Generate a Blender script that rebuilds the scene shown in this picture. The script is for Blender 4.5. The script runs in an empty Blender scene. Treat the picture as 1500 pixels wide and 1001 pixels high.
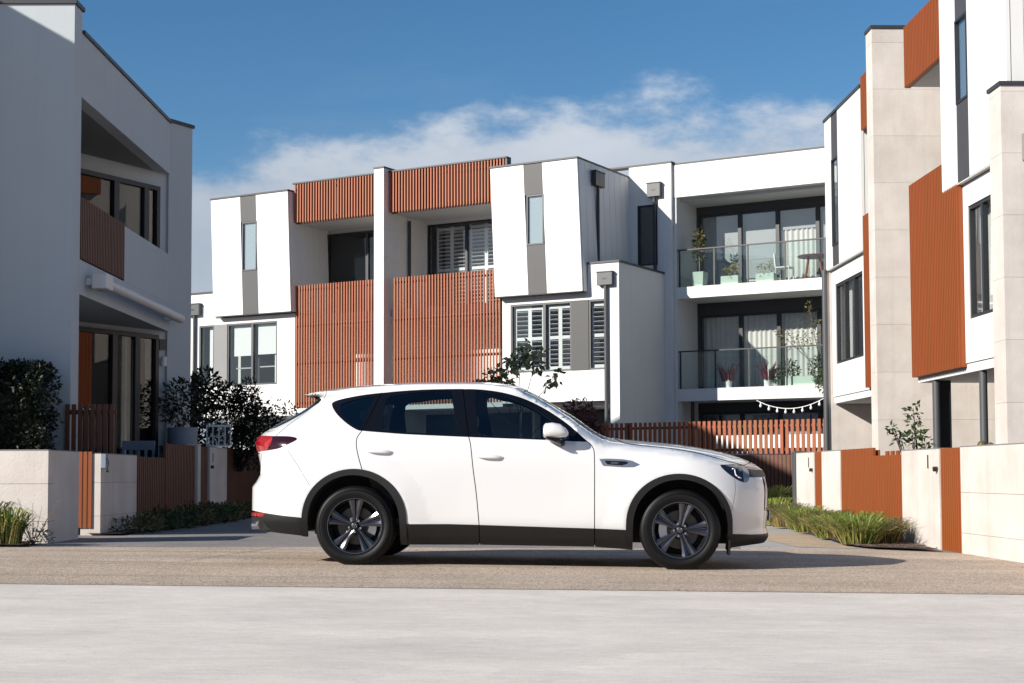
import bpy, bmesh, math, random
from math import pi, sin, cos, radians, sqrt, atan2
from mathutils import Vector, Matrix
from mathutils.geometry import delaunay_2d_cdt
random.seed(7)
SC = bpy.context.scene
COL = SC.collection

# ---------------------------------------------------------------- camera, sky, sun, exposure
CAM_H = .826
cd = bpy.data.cameras.new('camera')
cd.sensor_width = 36.0
cd.lens = 2200 / 1500 * 36.0
cd.shift_y = (194.5 - 2200 * math.tan(radians(3.0))) / 1500
cd.clip_start = .1
cd.clip_end = 3000
cam = bpy.data.objects.new('camera', cd)
COL.objects.link(cam)
_p, _r = radians(3.0), radians(.2)
_d = Vector((0, cos(_p), sin(_p))); _v0 = Vector((0, -sin(_p), cos(_p))); _r0 = Vector((1, 0, 0))
_rt = cos(_r) * _r0 - sin(_r) * _v0; _up = sin(_r) * _r0 + cos(_r) * _v0
cam.matrix_world = Matrix(((_rt.x, _up.x, -_d.x, 0), (_rt.y, _up.y, -_d.y, 0), (_rt.z, _up.z, -_d.z, CAM_H), (0, 0, 0, 1)))
SC.camera = cam

SUN = Vector((-1.0, -.65, .57)).normalized()          # towards the sun
sl = bpy.data.lights.new('sun', 'SUN')
sl.energy = 5.0
sl.angle = radians(.53)
sl.color = (1.0, .94, .85)
sun = bpy.data.objects.new('sun', sl)
COL.objects.link(sun)
sun.rotation_mode = 'QUATERNION'
sun.rotation_quaternion = SUN.to_track_quat('Z', 'Y')

world = bpy.data.worlds.new('World')
SC.world = world
world.use_nodes = True
wn, wl = world.node_tree.nodes, world.node_tree.links
wn.clear()
def wnode(t, **k):
    n = wn.new(t)
    for a, b in k.items(): setattr(n, a, b)
    return n
def wmath(op, a, b=None, c=None, clamp=False):
    n = wnode('ShaderNodeMath', operation=op, use_clamp=clamp)
    for i, s in enumerate((a, b, c)):
        if s is None: continue
        if isinstance(s, (int, float)): n.inputs[i].default_value = s
        else: wl.new(s, n.inputs[i])
    return n.outputs[0]
sky = wnode('ShaderNodeTexSky', sky_type='NISHITA')
sky.sun_disc = False
sky.sun_elevation = math.asin(SUN.z)
sky.sun_rotation = atan2(SUN.x, SUN.y)
sky.altitude = 50
sky.air_density = 1.0
sky.dust_density = .2
sky.ozone_density = 3.0
hs = wnode('ShaderNodeHueSaturation')
hs.inputs['Saturation'].default_value = 1.24
hs.inputs['Value'].default_value = 1.0
wl.new(sky.outputs[0], hs.inputs['Color'])
# clouds: a broken bank of cumulus low over the horizon all the way round
tc = wnode('ShaderNodeTexCoord')
sep = wnode('ShaderNodeSeparateXYZ'); wl.new(tc.outputs['Generated'], sep.inputs[0])
mp = wnode('ShaderNodeMapping'); mp.inputs['Scale'].default_value = (1.0, 1.0, 2.1); mp.inputs['Location'].default_value = (5.7, 2.2, .4)
wl.new(tc.outputs['Generated'], mp.inputs['Vector'])
nz = wnode('ShaderNodeTexNoise'); nz.inputs['Scale'].default_value = 5.2; nz.inputs['Detail'].default_value = 12; nz.inputs['Roughness'].default_value = .6
wl.new(mp.outputs[0], nz.inputs['Vector'])
nbig = wnode('ShaderNodeTexNoise'); nbig.inputs['Scale'].default_value = 1.6; nbig.inputs['Detail'].default_value = 2
wl.new(mp.outputs[0], nbig.inputs['Vector'])
el = sep.outputs['Z']
dens = wmath('ADD', wmath('MULTIPLY', nz.outputs[0], 1.12), wmath('MULTIPLY', nbig.outputs[0], .45))
bank = wmath('MULTIPLY_ADD', el, -5.2, .775)
cl = wmath('MULTIPLY', wmath('ADD', dens, bank), 4.4)
cl = wmath('ADD', cl, -1.05, clamp=True)
mrc = wnode('ShaderNodeMapRange', interpolation_type='SMOOTHERSTEP'); wl.new(cl, mrc.inputs[0]); mrc.inputs[1].default_value = .0; mrc.inputs[2].default_value = 1.0; mrc.inputs[3].default_value = 0; mrc.inputs[4].default_value = .86
# thin wisps higher up
mp2 = wnode('ShaderNodeMapping'); mp2.inputs['Scale'].default_value = (2.0, 2.0, 9.0)
wl.new(tc.outputs['Generated'], mp2.inputs['Vector'])
nw = wnode('ShaderNodeTexNoise'); nw.inputs['Scale'].default_value = 2.2; nw.inputs['Detail'].default_value = 6; nw.inputs['Roughness'].default_value = .6
wl.new(mp2.outputs[0], nw.inputs['Vector'])
wisp = wmath('MULTIPLY', wmath('ADD', wmath('MULTIPLY', nw.outputs[0], 2.6), -1.5, clamp=True), .12)
amt = wmath('MAXIMUM', mrc.outputs[0], wisp)
ramp = wnode('ShaderNodeValToRGB')
ramp.color_ramp.elements[0].position = .0; ramp.color_ramp.elements[0].color = (7.0, 7.35, 7.8, 1)
ramp.color_ramp.elements[1].position = 1.0; ramp.color_ramp.elements[1].color = (3.5, 4.0, 4.75, 1)
shade = wmath('ADD', wmath('MULTIPLY', wmath('ADD', dens, bank), 1.1), wmath('MULTIPLY_ADD', nz.outputs[0], -2.4, .95), clamp=True)
wl.new(shade, ramp.inputs[0])
mix = wnode('ShaderNodeMix', data_type='RGBA')
wl.new(amt, mix.inputs['Factor']); wl.new(hs.outputs[0], mix.inputs['A']); wl.new(ramp.outputs[0], mix.inputs['B'])
bg = wnode('ShaderNodeBackground'); bg.inputs['Strength'].default_value = .073
wl.new(mix.outputs['Result'], bg.inputs['Color'])
wo = wnode('ShaderNodeOutputWorld'); wl.new(bg.outputs[0], wo.inputs[0])

SC.view_settings.view_transform = 'Standard'
SC.view_settings.look = 'None'
SC.view_settings.exposure = .55
SC.view_settings.gamma = 1
SC.view_settings.use_curve_mapping = False
SC.render.engine = 'CYCLES'
SC.cycles.max_bounces = 8
SC.cycles.transparent_max_bounces = 16
SC.cycles.caustics_reflective = False
SC.cycles.caustics_refractive = False

# ---------------------------------------------------------------- materials
MATS = {}
def mat(name, col, rough=.6, var=.0, scale=3.0, bump=0., bscale=40., metal=0., coat=0., spec=.5, island=0., streak=None, col2=None, piece=False, stain=0.):
    m = bpy.data.materials.new(name); m.use_nodes = True
    n, l = m.node_tree.nodes, m.node_tree.links
    b = n['Principled BSDF']
    b.inputs['Base Color'].default_value = (*col, 1)
    b.inputs['Roughness'].default_value = rough
    b.inputs['Metallic'].default_value = metal
    b.inputs['Specular IOR Level'].default_value = spec
    if coat: b.inputs['Coat Weight'].default_value = coat; b.inputs['Coat Roughness'].default_value = .03
    tcn = n.new('ShaderNodeNewGeometry')
    vec = tcn.outputs['Position']
    if streak:
        mpn = n.new('ShaderNodeMapping'); mpn.inputs['Scale'].default_value = streak; l.new(vec, mpn.inputs[0]); vec = mpn.outputs[0]
    csock = None
    if var or col2:
        nt = n.new('ShaderNodeTexNoise'); nt.inputs['Scale'].default_value = scale; nt.inputs['Detail'].default_value = 6; nt.inputs['Roughness'].default_value = .62
        l.new(vec, nt.inputs['Vector'])
        mx = n.new('ShaderNodeMix'); mx.data_type = 'RGBA'
        mr = n.new('ShaderNodeMapRange'); l.new(nt.outputs[0], mr.inputs[0]); mr.inputs[1].default_value = .3; mr.inputs[2].default_value = .7
        l.new(mr.outputs[0], mx.inputs['Factor'])
        a = tuple(min(1, c * (1 - var)) for c in col); c2 = col2 or tuple(min(1, c * (1 + var)) for c in col)
        mx.inputs['A'].default_value = (*a, 1); mx.inputs['B'].default_value = (*c2, 1)
        csock = mx.outputs['Result']
    if island:
        hv = n.new('ShaderNodeHueSaturation')
        rs = tcn.outputs['Random Per Island']
        if piece: rs = n.new('ShaderNodeObjectInfo').outputs['Random']
        mr2 = n.new('ShaderNodeMapRange'); l.new(rs, mr2.inputs[0]); mr2.inputs[3].default_value = 1 - island; mr2.inputs[4].default_value = 1 + island
        l.new(mr2.outputs[0], hv.inputs['Value'])
        mr3 = n.new('ShaderNodeMapRange'); l.new(rs, mr3.inputs[0]); mr3.inputs[3].default_value = .5 + island * .07; mr3.inputs[4].default_value = .5 - island * .07
        l.new(mr3.outputs[0], hv.inputs['Hue'])
        if csock: l.new(csock, hv.inputs['Color'])
        else: hv.inputs['Color'].default_value = (*col, 1)
        csock = hv.outputs[0]
    if stain and csock:                        # faint run-off marks and blotches that belong to the wall itself
        ms = n.new('ShaderNodeMapping'); ms.inputs['Scale'].default_value = (5, 5, .22); l.new(tcn.outputs['Position'], ms.inputs[0])
        ns = n.new('ShaderNodeTexNoise'); ns.inputs['Scale'].default_value = 1.3; ns.inputs['Detail'].default_value = 7; ns.inputs['Roughness'].default_value = .7; l.new(ms.outputs[0], ns.inputs['Vector'])
        mr4 = n.new('ShaderNodeMapRange'); l.new(ns.outputs[0], mr4.inputs[0]); mr4.inputs[1].default_value = .48; mr4.inputs[2].default_value = .75; mr4.inputs[3].default_value = 0; mr4.inputs[4].default_value = stain * 2.2
        mxs = n.new('ShaderNodeMix'); mxs.data_type = 'RGBA'; mxs.blend_type = 'MULTIPLY'; l.new(mr4.outputs[0], mxs.inputs['Factor']); l.new(csock, mxs.inputs['A']); mxs.inputs['B'].default_value = (.58, .55, .52, 1)
        csock = mxs.outputs['Result']
    if csock: l.new(csock, b.inputs['Base Color'])
    if bump:
        nb = n.new('ShaderNodeTexNoise'); nb.inputs['Scale'].default_value = bscale; nb.inputs['Detail'].default_value = 4
        l.new(tcn.outputs['Position'], nb.inputs['Vector'])
        bp = n.new('ShaderNodeBump'); bp.inputs['Strength'].default_value = min(1, bump); bp.inputs['Distance'].default_value = .01
        l.new(nb.outputs[0], bp.inputs['Height']); l.new(bp.outputs[0], b.inputs['Normal'])
    MATS[name] = m
    return m
def glass(name, tint, refl=.10, rough=.0, dirt=0.):
    m = bpy.data.materials.new(name); m.use_nodes = True
    n, l = m.node_tree.nodes, m.node_tree.links; n.clear()
    t = n.new('ShaderNodeBsdfTransparent'); t.inputs[0].default_value = (*tint, 1)
    g = n.new('ShaderNodeBsdfGlossy'); g.inputs['Roughness'].default_value = rough; g.inputs['Color'].default_value = (1, 1, 1, 1)
    fr = n.new('ShaderNodeFresnel'); gb = n.new('ShaderNodeNewGeometry'); io = n.new('ShaderNodeMapRange'); l.new(gb.outputs['Backfacing'], io.inputs[0]); io.inputs[3].default_value = 1.5; io.inputs[4].default_value = 1 / 1.5; l.new(io.outputs[0], fr.inputs['IOR'])   # the same pane seen from either side
    ad = n.new('ShaderNodeMath'); ad.operation = 'ADD'; ad.use_clamp = True; l.new(fr.outputs[0], ad.inputs[0]); ad.inputs[1].default_value = refl
    mx = n.new('ShaderNodeMixShader'); l.new(ad.outputs[0], mx.inputs[0]); l.new(t.outputs[0], mx.inputs[1]); l.new(g.outputs[0], mx.inputs[2])
    o = n.new('ShaderNodeOutputMaterial'); l.new(mx.outputs[0], o.inputs[0])
    MATS[name] = m; return m

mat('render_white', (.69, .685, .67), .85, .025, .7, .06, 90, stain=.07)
mat('render_shaded', (.45, .49, .515), .85, .03, .6, .08, 60, stain=.04)  # white render with its bluish shade put into the base colour
mat('board_white', (.70, .70, .69), .6, .02, .8, stain=.05, island=.012, piece=True)
mat('panel_grey', (.052, .052, .055), .55, .05, 1.2)
mat('panel_grey_light', (.20, .20, .20), .6, .05, 1.2)
mat('trim_dark', (.035, .037, .042), .5)
mat('frame_dark', (.018, .02, .024), .42)
mat('frame_white', (.74, .74, .74), .5)
mat('pipe_grey', (.07, .074, .08), .45)
mat('soffit', (.62, .62, .61), .8, .03, .6)
mat('stone', (.545, .49, .445), .8, .05, 1.6, .25, 30, col2=(.64, .59, .55), island=.035, piece=True, stain=.10)
mat('stone_pale', (.69, .655, .61), .8, .04, 1.0, .15, 30, col2=(.75, .72, .68))
mat('timber_orange', (.245, .06, .010), .55, .08, 2.0, streak=(8, 8, .6), island=.06, piece=True)
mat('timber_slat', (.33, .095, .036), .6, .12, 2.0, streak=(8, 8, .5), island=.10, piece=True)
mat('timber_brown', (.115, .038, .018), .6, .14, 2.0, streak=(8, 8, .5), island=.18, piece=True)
mat('timber_fence', (.27, .068, .016), .6, .12, 2.0, streak=(8, 8, .5), island=.12, piece=True)
mat('curtain', (.70, .68, .64), .9, .05, 3)
mat('blind_grey', (.42, .43, .44), .8)
mat('blind_white', (.78, .78, .77), .8)
mat('room_dark', (.05, .05, .055), .9)
mat('door_dark', (.03, .032, .036), .45)
mat('awning_white', (.60, .60, .60), .5, .03, 2)
mat('pot_blue', (.20, .24, .30), .6, .08, 4)
mat('pot_pale', (.46, .52, .46), .6, .04, 4)
mat('soil', (.045, .033, .026), .95, .3, 8, .5, 30)
mat('bark', (.14, .105, .075), .9, .25, 14, .5, 40)
mat('bark_pale', (.34, .29, .19), .85, .2, 14)
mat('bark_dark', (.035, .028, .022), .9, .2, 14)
def leafmat(name, col, isl=.45, rough=.5):
    m = mat(name, col, rough, island=isl)
    n, l = m.node_tree.nodes, m.node_tree.links
    b = n['Principled BSDF']; o = n['Material Output']
    tr = n.new('ShaderNodeBsdfTranslucent'); mx = n.new('ShaderNodeMixShader'); mx.inputs[0].default_value = .28
    src = b.inputs['Base Color'].links[0].from_socket
    l.new(src, tr.inputs[0]); l.new(b.outputs[0], mx.inputs[1]); l.new(tr.outputs[0], mx.inputs[2]); l.new(mx.outputs[0], o.inputs[0])
    return m
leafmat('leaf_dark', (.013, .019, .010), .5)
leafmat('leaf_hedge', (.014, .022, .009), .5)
leafmat('leaf_green', (.055, .085, .028), .45)
leafmat('leaf_grey', (.21, .23, .13), .5)
leafmat('leaf_red', (.075, .018, .016), .6)
leafmat('leaf_olive', (.12, .115, .04), .5)
leafmat('leaf_cord', (.16, .035, .05), .5)
leafmat('grass_green', (.16, .22, .035), .5)
leafmat('grass_dry', (.36, .28, .11), .4)
leafmat('grass_lime', (.22, .27, .04), .4)
glass('glass_house', (.93, .95, .95), .04)
glass('glass_dark', (.5, .54, .56), .02)
glass('glass_rail', (.90, .95, .94), .02)
glass('glass_blind', (.85, .90, .92), .15)

# ---------------------------------------------------------------- helpers
class Fr:                                       # a local frame: u along a wall, n out of it, z up
    def __init__(s, o, u, n): s.o, s.u, s.n = Vector(o), Vector(u), Vector(n)
    def P(s, u, n, z): return s.o + s.u * u + s.n * n + Vector((0, 0, z))
WORLD = Fr((0, 0, 0), (1, 0, 0), (0, 1, 0))
class MB:
    def __init__(s): s.v, s.f = [], []
    def add(s, vs, fs):
        k = len(s.v); s.v += [tuple(p) for p in vs]; s.f += [tuple(i + k for i in f) for f in fs]; return s
    def box(s, fr, u0, u1, n0, n1, z0, z1, sh=0.):      # sh shifts the bottom along u
        P = fr.P
        vs = [P(u0 + sh, n0, z0), P(u1 + sh, n0, z0), P(u1 + sh, n1, z0), P(u0 + sh, n1, z0), P(u0, n0, z1), P(u1, n0, z1), P(u1, n1, z1), P(u0, n1, z1)]
        return s.add(vs, [(0, 3, 2, 1), (4, 5, 6, 7), (0, 1, 5, 4), (1, 2, 6, 5), (2, 3, 7, 6), (3, 0, 4, 7)])
    def prism(s, pts, z0, z1):                         # plan polygon pts [(x,y)], counter-clockwise
        n = len(pts)
        vs = [(x, y, z0) for x, y in pts] + [(x, y, z1) for x, y in pts]
        return s.add(vs, [tuple(range(n))[::-1], tuple(range(n, 2 * n))] + [(i, (i + 1) % n, n + (i + 1) % n, n + i) for i in range(n)])
    def tube(s, a, b, r, r2=None, k=8, cap=True):
        a, b = Vector(a), Vector(b); d = b - a
        if d.length < 1e-6: return s
        d.normalize(); x = d.orthogonal().normalized(); y = d.cross(x)
        r2 = r if r2 is None else r2
        vs = [a + (x * cos(2 * pi * i / k) + y * sin(2 * pi * i / k)) * r for i in range(k)] + [b + (x * cos(2 * pi * i / k) + y * sin(2 * pi * i / k)) * r2 for i in range(k)]
        fs = [(i, (i + 1) % k, k + (i + 1) % k, k + i) for i in range(k)]
        if cap: fs += [tuple(range(k))[::-1], tuple(range(k, 2 * k))]
        return s.add(vs, fs)
    def path(s, pts, r, k=6, r2=None):
        n = len(pts) - 1
        for i in range(n):
            ra = r if r2 is None else r + (r2 - r) * i / n; rb = r if r2 is None else r + (r2 - r) * (i + 1) / n
            s.tube(pts[i], pts[i + 1], ra, rb, k)
        return s
    def lathe(s, prof, c=(0, 0, 0), k=24, axis='z'):    # prof [(r, h)]
        vs = []
        for r, h in prof:
            for i in range(k):
                a = 2 * pi * i / k
                vs.append((c[0] + r * cos(a), c[1] + r * sin(a), c[2] + h) if axis == 'z' else (c[0] + r * cos(a), c[1] + h, c[2] + r * sin(a)))
        fs = []
        for j in range(len(prof) - 1):
            for i in range(k):
                q = (j * k + i, j * k + (i + 1) % k, (j + 1) * k + (i + 1) % k, (j + 1) * k + i)
                fs.append(q if axis == 'z' else q[::-1])
        return s.add(vs, fs)
    def mesh(s, name, m):
        me = bpy.data.meshes.new(name); me.from_pydata(s.v, [], s.f); me.update()
        if m: me.materials.append(MATS[m])
        return me
    def build(s, name, m, parent=None, smooth=False, bevel=0, fix=True):
        me = s.mesh(name, m)
        if fix:
            bm = bmesh.new(); bm.from_mesh(me); bmesh.ops.recalc_face_normals(bm, faces=bm.faces); bm.to_mesh(me); bm.free()
        if smooth:
            me.polygons.foreach_set('use_smooth', [True] * len(me.polygons))
            if smooth != True: me.set_sharp_from_angle(angle=radians(smooth))
        return link(name, me, parent, bevel)
def link(name, me, parent=None, bevel=0):
    o = bpy.data.objects.new(name, me); COL.objects.link(o)
    if parent: o.parent = parent; o.matrix_parent_inverse = Matrix.Identity(4)
    if parent: o.matrix_local = Matrix.Identity(4)
    if parent and parent.get('_org'):
        pass
    if bevel:
        b = o.modifiers.new('bevel', 'BEVEL'); b.width = bevel; b.segments = 2; b.limit_method = 'ANGLE'
    return o
def tag(o, label=None, cat=None, group=None, kind=None):
    for k, v in (('label', label), ('category', cat), ('group', group), ('kind', kind)):
        if v: o[k] = v
    return o
# things are Empties at the origin of their own base; their parts are authored in world coordinates
def thing(name, label, cat, loc=(0, 0, 0), group=None):
    o = bpy.data.objects.new(name, None); COL.objects.link(o); o.location = loc; o.empty_display_size = .2
    tag(o, label, cat, group); return o
def part(mb, name, m, parent, smooth=False, bevel=0, label=None):
    root = parent
    while root.parent: root = root.parent
    base = Vector(root.location)
    o = mb.build(name, m, None, smooth, bevel)
    o.data.transform(Matrix.Translation(-base))
    o.parent = parent
    if label: o['label'] = label
    return o
def inst(me, name, parent, at, rot=None):              # one more piece that shares its mesh; at in world coordinates
    root = parent
    while root.parent: root = root.parent
    o = bpy.data.objects.new(name, me); COL.objects.link(o); o.parent = parent
    o.location = Vector(at) - Vector(root.location)
    if rot: o.rotation_euler = rot
    return o
def framebox(fr, du, dn, dz, m, name='slat'):          # mesh of a box centred in u and n with its foot at z=0, oriented in frame fr
    f = Fr((0, 0, 0), fr.u, fr.n)
    b = MB().box(f, -du / 2, du / 2, -dn / 2, dn / 2, 0, dz)
    me = b.mesh(name, m)
    bm = bmesh.new(); bm.from_mesh(me); bmesh.ops.recalc_face_normals(bm, faces=bm.faces); bm.to_mesh(me); bm.free()
    return me
def slats(fr, parent, u0, u1, n, z0, z1, pitch, w, d, m, name='slat'):
    k = max(1, round((u1 - u0) / pitch)); p = (u1 - u0) / k
    me = framebox(fr, w, d, z1 - z0, m, name)
    return [inst(me, name, parent, fr.P(u0 + p * (i + .5), n, z0)) for i in range(k)]
def window(fr, parent, u0, u1, n, z0, z1, mull=(), fw=.055, fm='frame_dark', gm='glass_house', depth=.09, back=None, backm='room_dark', name='window', transoms=()):
    """frame with reveals set in the wall, a pane per light, and what hangs behind it"""
    b = MB()
    b.box(fr, u0, u1, n - depth, n, z0, z0 + fw).box(fr, u0, u1, n - depth, n, z1 - fw, z1)
    b.box(fr, u0, u0 + fw, n - depth, n - .001, z0 + fw, z1 - fw).box(fr, u1 - fw, u1, n - depth, n - .001, z0 + fw, z1 - fw)
    for u in mull: b.box(fr, u - fw * .75, u + fw * .75, n - depth, n - .002, z0 + fw, z1 - fw)
    for z in transoms: b.box(fr, u0 + fw, u1 - fw, n - depth, n - .004, z - fw / 2, z + fw / 2)
    w = part(b, name, fm, parent)
    e = [u0 + fw] + [u for u in mull] + [u1 - fw]
    for i in range(len(e) - 1):
        part(MB().box(fr, e[i], e[i + 1], n - depth * .62, n - depth * .5, z0 + fw * .8, z1 - fw * .8), 'pane', gm, w)
    return w
def room(fr, parent, u0, u1, n, z0, z1, depth=1.6, m='room_dark'):
    b = MB(); P = fr.P
    a = [P(u0, n, z0), P(u1, n, z0), P(u1, n, z1), P(u0, n, z1), P(u0, n - depth, z0), P(u1, n - depth, z0), P(u1, n - depth, z1), P(u0, n - depth, z1)]
    b.add(a, [(4, 5, 6, 7), (0, 1, 5, 4), (1, 2, 6, 5), (2, 3, 7, 6), (3, 0, 4, 7)])
    return part(b, 'room', m, parent)
def drape(fr, parent, u0, u1, n, z0, z1, m='curtain', name='curtain', amp=.035, wl_=.16):
    k = max(8, int((u1 - u0) / wl_ * 8)); vs = []; fs = []
    ph = random.random() * 6
    for i in range(k + 1):
        u = u0 + (u1 - u0) * i / k
        nn = n + amp * sin(2 * pi * (u - u0) / wl_ + ph + .6 * sin(u * 9))
        vs += [fr.P(u, nn, z0), fr.P(u, n + (nn - n) * .7, z1)]
    for i in range(k): fs.append((2 * i, 2 * i + 2, 2 * i + 3, 2 * i + 1))
    return part(MB().add(vs, fs), name, m, parent, smooth=True)
def wall_with_holes(fr, u0, u1, z0, z1, n0, n1, holes, mb=None):
    """a slab of wall with rectangular openings, built as butted boxes"""
    b = mb or MB()
    us = sorted({u0, u1, *[h[0] for h in holes], *[h[1] for h in holes]})
    for a, c in zip(us, us[1:]):
        zs = [(z0, z1)]
        for h in holes:
            if h[0] <= a + 1e-6 and h[1] >= c - 1e-6:
                nz_ = []
                for s, e in zs:
                    if h[3] <= s or h[2] >= e: nz_.append((s, e)); continue
                    if h[2] > s: nz_.append((s, h[2]))
                    if h[3] < e: nz_.append((h[3], e))
                zs = nz_
        for s, e in zs: b.box(fr, a, c, n0, n1, s, e)
    return b
def leaves(name, m, parent, blobs, n, size, aspect=2.2, seed=1, shell=.45, droop=0., jitter=.35):
    """n leaf blades spread through ellipsoids blobs=[(centre, radii, weight)]"""
    rnd = random.Random(seed); b = MB(); tot = sum(w for _, _, w in blobs)
    for c, r, w in blobs:
        for _ in range(int(n * w / tot)):
            while True:
                p = Vector((rnd.uniform(-1, 1), rnd.uniform(-1, 1), rnd.uniform(-1, 1)))
                if p.length <= 1 and (p.length > shell or rnd.random() < .35): break
            q = Vector(c) + Vector((p.x * r[0], p.y * r[1], p.z * r[2]))
            d = (p * .8 + Vector((rnd.gauss(0, .6), rnd.gauss(0, .6), rnd.gauss(0, .5) - droop))).normalized()
            x = d.cross(Vector((rnd.gauss(0, 1), rnd.gauss(0, 1), rnd.gauss(0, 1)))).normalized()
            nn = d.cross(x)
            L = size * rnd.uniform(1 - jitter, 1 + jitter); wd = L / aspect / 2
            b.add([q, q + d * L * .45 + x * wd + nn * L * .05, q + d * L, q + d * L * .45 - x * wd + nn * L * .05], [(0, 1, 2), (0, 2, 3)])
    return part(b, name, m, parent)
def blades(name, m, parent, c, rx, ry, n, h, wd=.007, seed=1, spread=.55, kind=None, clip=None):
    rnd = random.Random(seed); b = MB()
    for _ in range(n):
        a = rnd.uniform(0, 2 * pi); rr = sqrt(rnd.random())
        bx, by = c[0] + rx * .45 * rr * cos(a), c[1] + ry * .45 * rr * sin(a)
        H = h * rnd.uniform(.55, 1.1); lean = Vector((cos(a) * rx, sin(a) * ry, 0)) * rnd.uniform(.15, 1.0) * spread + Vector((rnd.gauss(0, .05), rnd.gauss(0, .05), 0))
        side = Vector((-sin(a + rnd.gauss(0, .8)), cos(a + rnd.gauss(0, .8)), 0)) * wd
        p0 = Vector((bx, by, c[2])); p1 = p0 + lean * .3 + Vector((0, 0, H * .6)); p2 = p0 + lean * .85 + Vector((0, 0, H * .95)); p3 = p0 + lean * 1.5 + Vector((0, 0, H * .82))
        b.add([p0 - side, p0 + side, p1 + side, p1 - side, p2 + side * .7, p2 - side * .7, p3], [(0, 1, 2, 3), (3, 2, 4, 5), (5, 4, 6)])
    return part(b, name, m, parent)
def letters(s, fr, u, n, z, h, m, parent, depth=.012, name='house_number'):
    """raised lettering standing on a wall frame"""
    cu = bpy.data.curves.new(name, 'FONT'); cu.body = s; cu.size = h * 1.38; cu.extrude = depth / 2; cu.align_x = 'CENTER'
    t = bpy.data.objects.new(name, cu); COL.objects.link(t)
    bpy.context.view_layer.update()
    me = bpy.data.meshes.new_from_object(t.evaluated_get(bpy.context.evaluated_depsgraph_get()))
    bpy.data.objects.remove(t)
    M = Matrix.Identity(4)
    p = fr.P(u, n, z)
    for i in range(3):
        M[i][0] = fr.u[i]; M[i][1] = (0, 0, 1)[i]; M[i][2] = fr.n[i]; M[i][3] = p[i]
    me.transform(M)
    me.materials.clear(); me.materials.append(MATS[m])
    if parent is None: return link(name, me)
    root = parent
    while root.parent: root = root.parent
    me.transform(Matrix.Translation(-Vector(root.location)))
    o = bpy.data.objects.new(name, me); COL.objects.link(o); o.parent = parent
    return o
def gz(x): return -.014 * max(-12, min(12, x))         # the street falls gently to the right

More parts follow.
